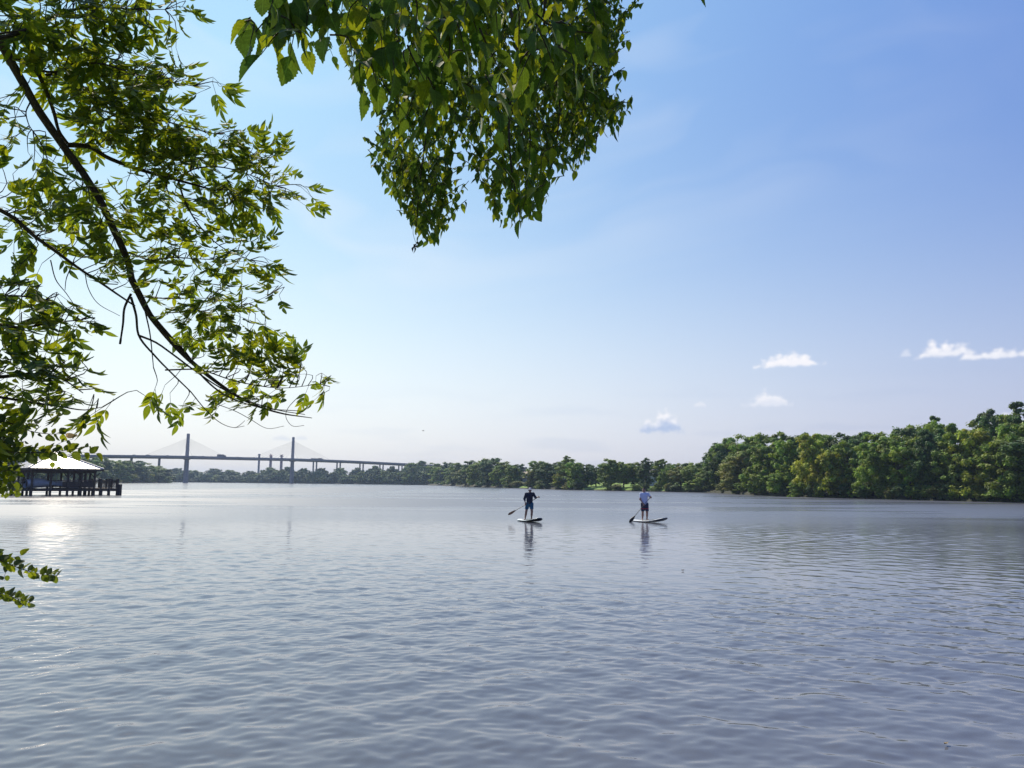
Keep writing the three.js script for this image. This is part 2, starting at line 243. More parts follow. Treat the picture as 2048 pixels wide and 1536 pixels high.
for (const p of [...prototypes, ...farPrototypes]) { p.crown.computeBoundingBox(); const q = p.crown.boundingBox; p.H = q.max.y * 0.985; p.W = (q.max.x - q.min.x + q.max.z - q.min.z) / 4; }
const farGreens = { mid: std({ color: rgb(0.09, 0.145, 0.03), roughness: 0.9, vertexColors: true, side: THREE.DoubleSide }), dark: std({ color: rgb(0.06, 0.105, 0.032), roughness: 0.9, vertexColors: true, side: THREE.DoubleSide }), fresh: std({ color: rgb(0.14, 0.2, 0.036), roughness: 0.9, vertexColors: true, side: THREE.DoubleSide }) };
function tree(name, label, px, d, topY, halfPx, kind, green, group, far = false) {
  const p = (far ? farPrototypes : prototypes)[kind], at = spot(px, d), base = groundRise(d - shoreAt(azimuthOf(px))) - 0.1, h = Math.max(1, heightAt(px, topY, d) - base), w = halfPx / FOCAL * d * 1.3 * Math.cos(azimuthOf(px));
  const o = thing(name, label, 'tree', [at.x, base, at.z], R0() * 6.283, group);
  part('trunk', p.trunk, barkMat, o); part('crown', p.crown, (far ? farGreens : GREENS)[green], o);
  o.scale.set(w / p.W, h / p.H, w / p.W * (0.85 + 0.3 * R0()));
  return o;
}
const rightTop = table([[1420, 908], [1440, 884], [1470, 875], [1520, 871], [1560, 865], [1610, 867], [1660, 871], [1700, 869], [1740, 867], [1780, 865], [1830, 852], [1850, 846], [1875, 842], [1900, 850], [1950, 848], [1990, 836], [2030, 830], [2060, 815], [2300, 800], [2700, 770]]);
const midTop = table([[830, 920], [860, 924], [890, 921], [920, 924], [945, 918], [960, 914], [980, 913], [1000, 921], [1030, 921], [1045, 928], [1056, 940], [1065, 925], [1095, 925], [1125, 916], [1135, 912], [1150, 919], [1170, 921], [1183, 934], [1192, 934], [1200, 928], [1215, 921], [1235, 919], [1250, 923], [1275, 919], [1290, 917], [1300, 923], [1310, 917], [1325, 917], [1340, 924], [1375, 920], [1400, 923], [1430, 912]]);
const farTop = table([[320, 938], [340, 938], [350, 934], [370, 937], [400, 939], [412, 936], [440, 937], [470, 938], [490, 942], [505, 939], [530, 934], [550, 934], [570, 931], [600, 933], [620, 936], [640, 934], [665, 937], [690, 934], [720, 932], [745, 930], [760, 929], [790, 932], [812, 923], [845, 921]]);
const leftTop = table([[-260, 870], [-100, 885], [0, 893], [60, 893], [100, 897], [120, 906], [170, 912], [220, 915], [250, 917], [280, 924], [300, 922], [315, 932], [330, 939], [342, 950]]);
const word = { mid: 'mid green', yellow: 'yellow-green', dark: 'dark green', fresh: 'fresh green', olive: 'olive green' };
const units = ['', 'first', 'second', 'third', 'fourth', 'fifth', 'sixth', 'seventh', 'eighth', 'ninth', 'tenth', 'eleventh', 'twelfth', 'thirteenth', 'fourteenth', 'fifteenth', 'sixteenth', 'seventeenth', 'eighteenth', 'nineteenth'], tens = ['', '', 'twenty', 'thirty', 'forty', 'fifty', 'sixty'];
const place = Array.from({ length: 69 }, (_, i) => { const n = i + 1; return n < 20 ? units[n] : n % 10 ? `${tens[(n / 10) | 0]}-${units[n % 10]}` : tens[n / 10].replace(/y$/, 'ieth'); });
const form = ['broad domed', 'domed', 'rounded', 'tall', 'wide spreading', 'high-crowned', 'slim tall'];
// right bank wood: [column, crown top in the photograph, half width, kind, green, metres back from the water]
[[1440, 893, 32, 1, 'dark', 9], [1478, 908, 38, 0, 'olive', 2], [1530, 893, 36, 4, 'mid', 3], [1560, 950, 26, 1, 'fresh', 1], [1580, 885, 34, 0, 'fresh', 5], [1625, 872, 38, 0, 'yellow', 3], [1662, 905, 30, 4, 'yellow', 1.5], [1700, 885, 38, 1, 'mid', 4], [1745, 890, 34, 0, 'fresh', 2.5], [1790, 872, 40, 4, 'mid', 4], [1822, 880, 36, 2, 'fresh', 3], [1868, 862, 42, 0, 'dark', 4], [1915, 868, 42, 1, 'mid', 2.5], [1962, 862, 46, 0, 'yellow', 3.5], [2010, 880, 46, 4, 'mid', 2], [2052, 850, 52, 0, 'mid', 3], [2120, 850, 60, 1, 'dark', 3], [2200, 840, 66, 0, 'mid', 3], [2300, 830, 76, 4, 'dark', 3]]
    .forEach(([px, top, half, k, g, back], i) => tree('riverside_tree', `${word[g]} ${form[k]} tree, ${place[i]} from left in the right bank's front row`, px, shoreOf(px) + back, top - 5, half, k, g, 'front row of trees on the right bank'));
for (let px = 1452, i = 0; px < 2420; px += 30 + R0() * 14, i++) { // the taller trees behind
  const k = [0, 2, 1, 3, 4, 0, 2][i % 7], g = ['mid', 'dark', 'mid', 'fresh', 'dark'][(i * 3 + (i >> 1)) % 5];
  tree('woodland_tree', `${word[g]} treetop behind the right bank's front row, ${place[i]} from left in the back row`, px, shoreOf(px) + 15 + R0() * 9, rightTop(px) + R0() * 7 - 7, 30 + R0() * 12, k, g, 'back row of the right bank wood');
}
tree('woodland_tree', 'slim tree whose spiky top stands above the right bank wood, left of the dark dome', 1874, 158, 832, 20, 6, 'dark');
tree('woodland_tree', 'dark domed treetop rising behind the right end of the right bank wood', 1998, 160, 817, 40, 5, 'dark');
tree('woodland_tree', 'ragged dark treetop cut by the right edge of the photo', 2052, 138, 804, 24, 6, 'dark');
tree('woodland_tree', 'airy tree leaning out at the left end of the right bank wood', 1442, 236, 886, 28, 5, 'dark');
// middle stretch with lawns and houses
[[1025, 936, 14, 1, 'mid', 3], [1068, 940, 17, 4, 'olive', 2], [1075, 922, 22, 0, 'mid', 8], [1100, 925, 24, 1, 'dark', 5], [1124, 942, 16, 4, 'yellow', 2], [1133, 911, 20, 3, 'mid', 7], [1150, 925, 22, 0, 'fresh', 4], [1172, 932, 16, 1, 'dark', 10], [1192, 934, 16, 2, 'dark', 20], [1222, 917, 24, 2, 'mid', 7], [1247, 924, 16, 5, 'fresh', 8], [1268, 924, 20, 2, 'mid', 10], [1292, 915, 15, 3, 'dark', 6], [1322, 918, 18, 5, 'mid', 9], [1337, 930, 18, 0, 'mid', 4], [1362, 934, 22, 5, 'olive', 5], [1385, 924, 24, 1, 'mid', 6], [1400, 944, 24, 4, 'fresh', 3], [1418, 935, 26, 0, 'mid', 4]]
  .forEach(([px, top, half, k, g, back], i) => tree('lawn_tree', `${word[g]} ${form[k]} tree, ${place[i]} from left among those by the far lawns`, px, shoreOf(px) + back, top, half, k, g, 'trees by the lawns across the water'));
for (let px = 1060, i = 0, n = 0; px < 1440; px += 15 + R0() * 7, i++) if (Math.abs(px - 1311) > 11 && Math.abs(px - 1183) > 5) tree('background_tree', `dim tree, ${place[n++]} from left in the row behind the far lawns`, px, shoreOf(px) + 48 + R0() * 14, midTop(px) + 3 + R0() * 5, 17 + R0() * 6, [2, 0, 1, 3][i % 4], ['dark', 'mid', 'dark'][i % 3], 'trees behind the far lawns');
// receding wood between the bridge and the lawns
for (let px = 826, i = 0; px < 1044; px += 9 + R0() * 7, i++) {
  const front = i % 2 === 0, g = front ? ['mid', 'dark', 'fresh', 'mid', 'olive'][(i >> 1) % 5] : ['dark', 'mid'][(i >> 1) % 2], d = shoreOf(px);
  if (front) tree('shore_tree', `${word[g]} tree, ${place[i >> 1]} from left along the waterline between bridge end and pink roof`, px, d * 1.006, midTop(px) + 6 + R0() * 16, 16 + R0() * 8, [0, 1, 4][(i >> 1) % 3], g, 'waterline trees right of the bridge');
  else tree('background_tree', `${word[g]} treetop, ${place[i >> 1]} from left on the skyline between bridge end and pink roof`, px, d * 1.06, midTop(px) + R0() * 3, 17 + R0() * 7, [0, 2, 1][(i >> 1) % 3], g, 'skyline trees right of the bridge');
}
// far wood below the bridge
for (let px = 322, i = 0, nf = 0, nb = 0; px < 850; px += 8 + R0() * 7, i++) {
  const front = i % 3 !== 0, d = shoreOf(Math.max(344, px));
  tree('distant_tree', front ? `hazy tree, ${place[nf++]} from left at the waterline of the far wood below the bridge` : `hazy treetop, ${place[nb++]} from left on the skyline of the far wood below the bridge`, px, d * (front ? 1.008 : 1.05), farTop(px) + (front ? 6 + R0() * 12 : R0() * 3), 14 + R0() * 9, i % 3, ['mid', 'dark', 'fresh', 'dark'][(i * 7) % 4], front ? 'waterline trees of the far wood' : 'skyline trees of the far wood', true);
}
// left point behind the boathouse
for (let px = -1500, i = 0; px < 335; px += (px < -300 ? 110 : px < 0 ? 44 : 17) + R0() * 9, i++) tree('point_tree', `grey-green tree, ${place[i]} from left in the wood on the point behind the boathouse`, px, shoreOf(px) * 1.05, leftTop(px) + R0() * 4 - Math.max(0, -260 - px) * 0.16, (px < -300 ? 90 : px < 0 ? 40 : 21) + R0() * 7, [0, 2, 1, 4][i % 4], ['mid', 'dark', 'mid'][i % 3], 'trees of the left point');
[[268, 948, 10, 'olive'], [288, 944, 12, 'dark'], [299, 947, 9, 'yellow'], [318, 946, 13, 'dark'], [333, 953, 9, 'mid'], [338, 960, 6, 'fresh'], [252, 952, 11, 'fresh'], [232, 956, 10, 'yellow']]
  .forEach(([px, top, half, g], i) => tag(tree('waterside_shrub', '', px, shoreOf(px) * 1.006, top, half, [1, 0, 4][i % 3], g), `${word[g]} rounded bush at the waterline of the left point, ${place[[2, 3, 4, 5, 6, 7, 1, 0][i]]} from the left`, 'shrub', 'bushes at the tip of the left point'));
// bushes along the water's edge of the middle and right banks
for (let px = 1020, i = 0, n = 0; px < 2150; px += 13 + R0() * 17, i++) { if ((px > 1168 && px < 1214) || (px > 1238 && px < 1258) || (px > 1356 && px < 1366)) continue; const top = 1; const d = shoreOf(px) + 0.4, o = tag(tree('bank_shrub', '', px, d, horizonY(px) - (px > 1430 ? 2 : -1) - R0() * 6, 8 + R0() * 8, [4, 0, 1][i % 3], ['mid', 'dark', 'dark', 'olive', 'fresh'][(i * 3) % 5]), `small leafy shrub at the far waterline, ${place[n++]} from left right of the pink roof`, 'shrub', 'shrubs along the far waterline'); }

// ------------------------------------------------------------------ cable-stayed bridge far across the water
const concrete = std({ map: texture(256, 256, (u, v) => { const n = tiled(u, v, 12, 5) * 0.5 + tiled(u, v, 50, 7) * 0.3, s = 0.52 + n * 0.09; return [s, s * 0.98, s * 1.0]; }), roughness: 0.9 });
const cableMat = std({ color: rgb(0.07, 0.07, 0.08), roughness: 0.7 }), steelMat = std({ color: rgb(0.22, 0.22, 0.25), roughness: 0.6, metalness: 0.3 });
const deckDepth = (px) => lerp(830, 905, (px - 371) / 212);                       // distance of the bridge along each column
{
  const B = thing('cable_stayed_bridge', 'long concrete bridge with two slender pylons and fans of stay cables above far trees', 'bridge');
  const deckTop = table([[-400, 905], [180, 909.5], [280, 910.5], [371, 912], [583, 917], [700, 921.5], [800, 926.5], [960, 936]]), topAt = (px) => along(px, deckTop(px), deckDepth(px));
  const cols = []; for (let px = -400; px <= 960; px += 20) cols.push(px);
  const path = cols.map(topAt), side = V(0, 0, 0), n = path.length;
  function sweep(offsets) { // a closed section [across, down] carried along the deck
    const pos = [], uv = [], idx = [], m = offsets.length;
    for (let i = 0; i < n; i++) { const a = path[Math.max(0, i - 1)], b = path[Math.min(n - 1, i + 1)], t = b.clone().sub(a); side.set(-t.z, 0, t.x).normalize(); for (let k = 0; k <= m; k++) { const [s, d] = offsets[k % m]; pos.push(path[i].x + side.x * s, path[i].y + d, path[i].z + side.z * s); uv.push(k, i * 2); } }
    for (let i = 0; i + 1 < n; i++) for (let k = 0; k < m; k++) { const a = i * (m + 1) + k, b = a + m + 1; idx.push(a, b, a + 1, b, b + 1, a + 1); }
    return toCreasedNormals(geometry(pos, null, uv, idx), 0.5);
  }
  part('deck', sweep([[-9, -1.05], [9, -1.05], [9, -1.6], [4.5, -3.0], [-4.5, -3.0], [-9, -1.6]]), concrete, B);
  part('parapet', sweep([[8.6, 0], [9.02, 0], [9.02, -1.06], [8.6, -1.06]]), concrete, B); part('parapet', sweep([[-9.02, 0], [-8.6, 0], [-8.6, -1.06], [-9.02, -1.06]]), concrete, B);
  const heading = Math.atan2(-(path[30].z - path[20].z), path[30].x - path[20].x);
  for (const [px, topPx] of [[371, 867], [583, 874]]) {
    const d = deckDepth(px), foot = spot(px, d), top = heightAt(px, topPx, d), dy = topAt(px).y, mast = (y0, y1, w0, w1, dep) => { const g = new THREE.CylinderGeometry(w1 * 0.7071, w0 * 0.7071, y1 - y0, 4).rotateY(Math.PI / 4).scale(1, 1, dep).rotateY(heading); return toCreasedNormals(g.translate(foot.x, (y0 + y1) / 2, foot.z), 0.4); };
    part('pylon', [mast(dy - 1.2, top - 1.4, 2.3, 1.85, 1.2), mast(top - 1.398, top - 0.002, 2.1, 1.7, 1.1), mast(dy - 3.6, dy - 1.19, 4.6, 3.2, 1.1)], concrete, B);
    for (const s of [-2.0, 2.0]) part('pylon_leg', [mast(-2, dy - 3.6, 2.3, 1.9, 1.1).translate(Math.cos(heading) * s * 0.62, 0, -Math.sin(heading) * s * 0.62)], concrete, B);
    const cables = 9;
    for (const s of [-1, 1]) for (let k = 0; k < cables; k++) {
      const reach = (14 + k * 8.6) * (s < 0 && px < 400 ? 1 : 1), q = px + s * reach * (px < 400 ? 1 : 0.96), a = topAt(q).setY(topAt(q).y - 0.6), b = V(foot.x, lerp(top - 4.5, dy + 10, (cables - 1 - k) / cables), foot.z);
      part('stay_cable', bar(a, b, 0.1, 4), cableMat, B);
    }
  }
  for (const px of [-330, -240, -150, -60, 40, 150, 260, 316, 628.5, 676, 722, 762, 800, 838]) { const d = deckDepth(px), twin = px > 600; for (const s of twin ? [-2.3, 2.3] : [0]) { const p = spot(px + s * 1.4, d), y = topAt(px).y - 2.9; part('pier', new THREE.CylinderGeometry(0.85, 0.95, y + 2, 10).scale(twin ? 1 : 1.3, 1, 1.3).translate(p.x, y / 2 - 1, p.z), concrete, B); } }
  // traffic on the deck
  const carGlass = std({ color: rgb(0.02, 0.025, 0.03), roughness: 0.15 }), tyre = std({ color: rgb(0.02, 0.02, 0.02), roughness: 0.9 });
  const paint = (r, g, b) => phys({ color: rgb(r, g, b), roughness: 0.35, clearcoat: 0.6 });
  function onDeck(px, lane) { const p = topAt(px), t = topAt(px + 4).sub(topAt(px - 4)); return [p.clone().add(V(-t.z, 0, t.x).normalize().multiplyScalar(lane)).setY(p.y - 1.03), Math.atan2(-t.z, t.x)]; }
  function wheels(o, xs, w, r) { for (const x of xs) for (const s of [-1, 1]) part('wheel', new THREE.CylinderGeometry(r, r, 0.25, 12).rotateX(Math.PI / 2).translate(x, r, s * (w - 0.13)), tyre, o); }
  [[278, 'small dark car on the bridge deck, left of its left pylon', 0.03, 0.03, 0.035], [305, 'dark van on the bridge deck between two cable ends', 0.05, 0.05, 0.06], [344, 'dark car on the bridge just left of the left pylon', 0.04, 0.04, 0.05], [395, 'dark car on the bridge just right of the left pylon', 0.06, 0.03, 0.03], [414, 'grey car behind the truck on the bridge', 0.12, 0.12, 0.13], [483, 'dark car in the middle of the main span of the bridge', 0.03, 0.03, 0.04], [592, 'dark car just right of the right pylon on the bridge', 0.03, 0.035, 0.05], [698, 'dark car on the bridge approach above the far trees', 0.03, 0.03, 0.04], [750, 'small dark car near where the bridge meets the trees', 0.04, 0.04, 0.04]].forEach(([px, label, r, g, b], i) => {
    const [p, a] = onDeck(px, -6.2), o = thing('car', label, 'car', p, a, 'cars on the bridge'), tall = i === 1 ? 1.25 : 1;
    part('body', rbox(4.4, 0.75, 1.8, 0.12, 0, 0.72, 0), paint(r, g, b), o); part('cabin', rbox(i === 1 ? 3.4 : 2.3, 0.62 * tall, 1.6, 0.14, -0.2, 1.3 + (tall - 1) * 0.3, 0), carGlass, o); wheels(o, [-1.4, 1.4], 0.9, 0.34);
  });
  { const [p, a] = onDeck(450, -6.2), o = thing('truck', 'dark box trailer truck crossing the main span of the bridge', 'truck', p, a);
    part('trailer', rbox(7.2, 2.7, 2.5, 0.06, -0.8, 2.35, 0), paint(0.09, 0.09, 0.11), o); part('cab', rbox(1.9, 2.3, 2.4, 0.15, 4, 1.75, 0), paint(0.05, 0.06, 0.09), o); part('windscreen', rbox(0.06, 0.8, 2, 0.02, 4.94, 2.2, 0), carGlass, o); wheels(o, [-3.6, -2.5, 3.8], 1.2, 0.5); }
  { const [p, a] = onDeck(634, -6.2), o = thing('truck', 'low flatbed truck on the bridge right of the right pylon', 'truck', p, a);
    part('bed', rbox(8, 0.5, 2.4, 0.05, -0.6, 1.15, 0), paint(0.06, 0.06, 0.07), o); for (const x of [-3, -0.4, 2.2]) part('load', rbox(1.9, 1.1, 2, 0.15, x, 1.95, 0), paint(0.1, 0.09, 0.09), o); part('cab', rbox(1.8, 2, 2.3, 0.15, 4.6, 1.5, 0), paint(0.06, 0.05, 0.05), o); wheels(o, [-3.4, -2.3, 4.4], 1.15, 0.5); }
  { const [p, a] = onDeck(647, -6.2), o = thing('truck', 'short dark truck ahead of the flatbed on the bridge', 'truck', p, a);
    part('trailer', rbox(4, 2, 2.3, 0.08, -0.6, 1.9, 0), paint(0.05, 0.05, 0.07), o); part('cab', rbox(1.6, 1.8, 2.2, 0.15, 2.4, 1.3, 0), paint(0.07, 0.07, 0.08), o); wheels(o, [-1.8, 2.3], 1.1, 0.45); }
}
{ // towers standing beyond the bridge
  const redLead = std({ color: rgb(0.42, 0.27, 0.27), roughness: 0.85 }), d = 1250, m = d / FOCAL;
  { const foot = spot(516, d), top = heightAt(516, 910, d), o = thing('concrete_tower', 'plain square grey tower behind the bridge, left of the two lattice-headed ones', 'tower', foot); part('shaft', box(3.7 * m, top, 3.7 * m, 0, top / 2, 0, 0.3), concrete, o); part('cap', box(4.3 * m, 1.6, 4.3 * m, 0, top + 0.8, 0, 0.3), concrete, o); }
  for (const [px, topPx, label, seed] of [[539.5, 909, 'pinkish tower with ragged lattice head behind the bridge, middle of three', 3], [561, 909, 'pinkish tower with ragged lattice head, nearest the right pylon', 8]]) {
    const foot = spot(px, d), top = heightAt(px, topPx, d), r = rng(seed), o = thing('lattice_tower', label, 'tower', foot, 0, 'lattice-headed towers behind the bridge'), w = 1.7 * m, shaft = [], head = [];
    for (const [x, z] of [[-1, -1], [1, -1], [1, 1], [-1, 1]]) shaft.push(bar(V(x * w, 0, z * w), V(x * w * 0.85, top - 6, z * w * 0.85), 0.5, 5));
    part('shaft', [...shaft, cyl(w * 1.0, w * 0.9, top - 6, 0, 0, 0, 8)], redLead, o);
    for (let y = 4; y < top - 6; y += 6) shaft.length = 0;
    for (let k = 0; k < 44; k++) { const a = r() * 6.283, y = top - 6 + r() * 5, q = w * (0.6 + 1.5 * r()); head.push(bar(V(Math.cos(a) * w * 0.3, y, Math.sin(a) * w * 0.3), V(Math.cos(a) * q, y + (r() - 0.2) * 3.4, Math.sin(a) * q), 0.28, 4)); if (k % 5 === 0) head.push(box(1.6, 0.8 + r(), 1.6, Math.cos(a) * q * 0.7, y, Math.sin(a) * q * 0.7)); }
    part('lattice_head', [...head, cyl(w * 1.5, w * 1.3, 0.6, 0, top - 6, 0, 10)], redLead, o);
    part('platform', cyl(w * 1.35, w * 1.35, 1.2, 0, top * 0.52, 0, 10), redLead, o);
  }
}

// ------------------------------------------------------------------ houses behind the lawns
function hipRoof(w, d, h, over, y) { // eaves rectangle to a short ridge along x
  const W = w / 2 + over, D = d / 2 + over, rx = Math.max(0, W - D), q = [[-W, y, D], [W, y, D], [W, y, -D], [-W, y, -D], [-rx, y + h, 0], [rx, y + h, 0]], f = [[0, 1, 5], [0, 5, 4], [1, 2, 5], [2, 3, 4], [2, 4, 5], [3, 0, 4], [0, 2, 1], [0, 3, 2]], pos = [];
  for (const t of f) for (const i of t) pos.push(...q[i]);
  const uv = []; for (let i = 0; i < pos.length; i += 3) uv.push(pos[i] / 3, pos[i + 1] / 3 + pos[i + 2] / 3);
  return geometry(pos, null, uv);
}
const siding = std({ map: texture(8, 128, (u, v) => { const k = (v * 12) % 1, s = k < 0.08 ? 0.6 : 0.78; return [s, s, s * 0.99]; }), roughness: 0.8 });
const shingle = std({ map: texture(256, 256, (u, v) => { const s = 0.42 + 0.1 * tiled(u, v, 60, 3) + ((v * 20) % 1 < 0.1 ? -0.1 : 0); return [s, s * 0.98, s * 1.02]; }), roughness: 0.9 });
const paleRoof = std({ map: texture(256, 256, (u, v) => { const s = 0.78 + 0.08 * tiled(u, v, 60, 3) + ((v * 20) % 1 < 0.1 ? -0.08 : 0); return [s, s * 0.82, s * 0.72]; }), roughness: 0.55 });
const darkGlass = phys({ color: rgb(0.02, 0.025, 0.03), roughness: 0.06 }), whitePaint = std({ color: rgb(0.75, 0.75, 0.74), roughness: 0.6 });
function windowOn(o, x, y, z, w, h, kind = 'window') { const f = part(kind, [box(w + 0.24, 0.12, 0.14, x, y + h / 2 + 0.06, z), box(w + 0.24, 0.12, 0.14, x, y - h / 2 - 0.06, z), box(0.12, h, 0.14, x - w / 2 - 0.06, y, z), box(0.12, h, 0.14, x + w / 2 + 0.06, y, z), box(0.06, h, 0.1, x, y, z)], whitePaint, o); part('pane', box(w, h, 0.04, x, y, z - 0.01), darkGlass, f); return f; }
{
  const px = 1313, d = shoreOf(px) + 26, at = spot(px, d, groundRise(26)), az = azimuthOf(px), o = thing('house', 'small grey house with hipped shingle roof and dark porch opening across the water', 'house', at, -az + 0.25);
  part('wall', [box(7.6, 3.4, 6, 0, 1.7, 0)], siding, o); const roof = part('roof', hipRoof(7.6, 6, 2.3, 0.5, 3.42), shingle, o); part('chimney', box(0.6, 1.6, 0.6, 1.4, 5.6, -0.6), concrete, roof);
  const porch = part('porch_opening', box(1.9, 2.3, 0.3, 0.3, 1.2, 3.02), darkGlass, o); part('door_frame', [box(0.16, 2.5, 0.24, -0.8, 1.25, 3.12), box(0.16, 2.5, 0.24, 1.4, 1.25, 3.12), box(2.4, 0.2, 0.24, 0.3, 2.6, 3.12)], whitePaint, porch);
  windowOn(o, -2.4, 1.8, 3.03, 1.1, 1.2); windowOn(o, 2.7, 1.8, 3.03, 1.1, 1.2);
}
{
  const px = 1050, d = shoreOf(px) + 30, at = spot(px, d, groundRise(30)), o = thing('house', 'tall house whose pale pinkish roof corner shows between trees above the small lawn', 'house', at, -azimuthOf(px) - 0.5);
  part('wall', box(7, 4.8, 6.5, 0, 2.4, 0), siding, o); part('roof', hipRoof(7, 6.5, 2.6, 0.6, 4.82), paleRoof, o); windowOn(o, -1.6, 3.2, 3.28, 1, 1.4); windowOn(o, 1.6, 3.2, 3.28, 1, 1.4); windowOn(o, 0, 1.2, 3.28, 1.1, 1.9, 'door');
}
{
  const px = 1128, d = shoreOf(px) + 0.9, y = heightAt(px, 955.5, d), at = spot(px, d, groundRise(0.9)), o = thing('notice_board', 'small pale notice board on two posts between waterside trees across the river', 'sign', at, -azimuthOf(px));
  const h = y - groundRise(0.9); part('board', rbox(0.95, 1.05, 0.06, 0.02, 0, h, 0), std({ color: rgb(0.8, 0.72, 0.62), roughness: 0.6 }), o); for (const x of [-0.35, 0.35]) part('post', box(0.1, h + 0.4, 0.1, x, (h + 0.4) / 2, -0.085), barkMat, o);
}

// ------------------------------------------------------------------ boathouse on piles with its decks
const timberMap = texture(128, 512, (u, v) => { const n = tiled(u, v * 0.3, 30, 2) * 0.5 + tiled(u, v, 9, 6) * 0.4, m = clamp(0.5 + n * 0.5, 0, 1); return [lerp(0.22, 0.38, m), lerp(0.19, 0.33, m), lerp(0.17, 0.28, m)]; });
const timber = std({ map: timberMap, roughness: 0.9 }), boards = std({ map: timberMap, color: rgb(1.5, 1.45, 1.4), roughness: 0.85 });
const roofMetal = std({ map: texture(256, 256, (u, v) => { const s = 0.72 + 0.05 * tiled(u, v, 8, 1) + 0.05 * tiled(u, v, 50, 4), rust = smooth(0.25, 0.8, tiled(u, v * 0.4, 22, 9)) * 0.3; return [s, s * (1 - 0.12 * rust), s * (1 - 0.2 * rust)]; }), roughness: 0.5, metalness: 0.55 });
const BH = V(0, 0, 0).copy(spot(108, 121)), TURN = -azimuthOf(108) + rad(18);
const local = (x, z) => V(x, 0, z).applyAxisAngle(V(0, 1, 0), TURN).add(BH);
{
  const o = thing('boathouse', 'open timber boathouse on piles under a shining hipped metal roof', 'boathouse', BH, TURN), eave = 3.5, apex = 5.75, S = 4.5, deck = 0.92;
  // roof: four faces, each of standing-seam sheets
  for (let f = 0; f < 4; f++) {
    const a = f * Math.PI / 2, face = new THREE.Group(); face.name = 'roof_face'; face.rotation.y = a; o.add(face);
    const N = 9, w = 2 * S / N, slope = Math.atan2(apex - eave, S);
    for (let k = 0; k < N; k++) {
      const x0 = -S + k * w + 0.012, x1 = -S + (k + 1) * w - 0.012, run = (x) => Math.max(0, S - Math.abs(x) - 0.02), pts = [[x0, 0], [x1, 0], [x1, run(x1)], ...(x0 < 0 && x1 > 0 ? [[0, S - 0.03]] : []), [x0, run(x0)]], sh = new THREE.Shape(pts.map(([x, q]) => new THREE.Vector2(x, q / Math.cos(slope))));
      const g = new THREE.ExtrudeGeometry(sh, { depth: 0.03, bevelEnabled: false }); g.rotateX(-Math.PI / 2 + slope).translate(0, eave + 0.002 * (k % 2), S);
      const seam = (x) => { const L = run(x) / Math.cos(slope); return L > 0.3 ? box(0.04, 0.07, L, x, 0.04, -L / 2).rotateX(slope).translate(0, eave, S) : null; };
      part('roof_sheet', [g, seam(x0 - 0.012)].filter(Boolean), roofMetal, face);
    }
    part('fascia', box(2 * S + 0.06, 0.24, 0.06, 0, eave - 0.14, S + 0.0), timber, face);
    part('hip_cap', bar(V(S + 0.02, eave + 0.05, S + 0.02), V(0, apex + 0.06, 0), 0.085, 6), roofMetal, face);
  }
  part('roof_cap', new THREE.ConeGeometry(0.5, 0.22, 4).rotateY(Math.PI / 4).translate(0, apex - 0.02, 0), roofMetal, o);
  part('ceiling', box(2 * S - 0.3, 0.08, 2 * S - 0.3, 0, eave - 0.2, 0), timber, o);
  // frame
  const P = S - 0.75, posts = []; for (const t of [-1, -0.42, 0.12, 0.56, 1]) for (const [x, z] of [[t * P, P], [t * P, -P], [P, t * P], [-P, t * P]]) if (!posts.some((q) => Math.hypot(q[0] - x, q[1] - z) < 0.2)) posts.push([x, z]);
  posts.forEach(([x, z], i) => { part('post', rbox(0.23, eave - 0.3 - deck, 0.23, 0.02, x, (eave - 0.3 + deck) / 2 + 0.04, z), timber, o); part('pile', cyl(0.17, 0.15, deck + 1.55, x, -1.5, z, 9), timber, o); });
  for (const [x, z, w, d] of [[0, P, 2 * P, 0.2], [0, -P, 2 * P, 0.2], [P, 0, 0.2, 2 * P - 0.21], [-P, 0, 0.2, 2 * P - 0.21]]) { part('top_beam', box(w, 0.3, d, x, eave - 0.4, z), timber, o); part('deck_beam', box(w + 0.5, 0.3, d + 0.04, x, deck - 0.2, z), timber, o); }
  // braces and a hung board under the eave
  for (const [x, z] of posts.filter(([, z]) => z > P - 0.1)) for (const s of [-1, 1]) part('brace', bar(V(x, eave - 1.15, z - 0.02), V(x + s * 0.62, eave - 0.5, z - 0.02), 0.06, 4), timber, o);
  // deck boards over the right half; the slip for the boat is open on the left
  for (let k = 0; k < 24; k++) part('deck_board', box(0.15, 0.05, 2 * P + 0.5, -0.2 + k * 0.178, deck + 0.02, 0), boards, o);
  for (let k = 0; k < 5; k++) part('deck_board', box(0.15, 0.05, 2 * P + 0.5, -P - 0.2 + k * 0.178, deck + 0.021, 0), boards, o);
  // panelled wall round the right half up to rail height and the storage locker behind
  const railTop = deck + 1.05;
  for (const [x, z, w, d] of [[1.75, P, 3.9, 0.06], [P, 0, 0.06, 2 * P], [1.75, -P, 3.9, 0.06]]) { part('side_panel', box(w, 0.8, d, x, deck + 0.52, z), timber, o); part('rail', box(w + 0.12, 0.1, d + 0.14, x, railTop, z), boards, o); }
  part('locker', rbox(1.3, 0.5, 0.9, 0.03, 2.0, deck + 0.3, 1.2), whitePaint, o);
  part('bench', [box(2.4, 0.06, 0.45, 1.9, deck + 0.5, -3.1), box(0.08, 0.45, 0.4, 0.9, deck + 0.26, -3.1), box(0.08, 0.45, 0.4, 2.9, deck + 0.26, -3.1)], boards, o);
}
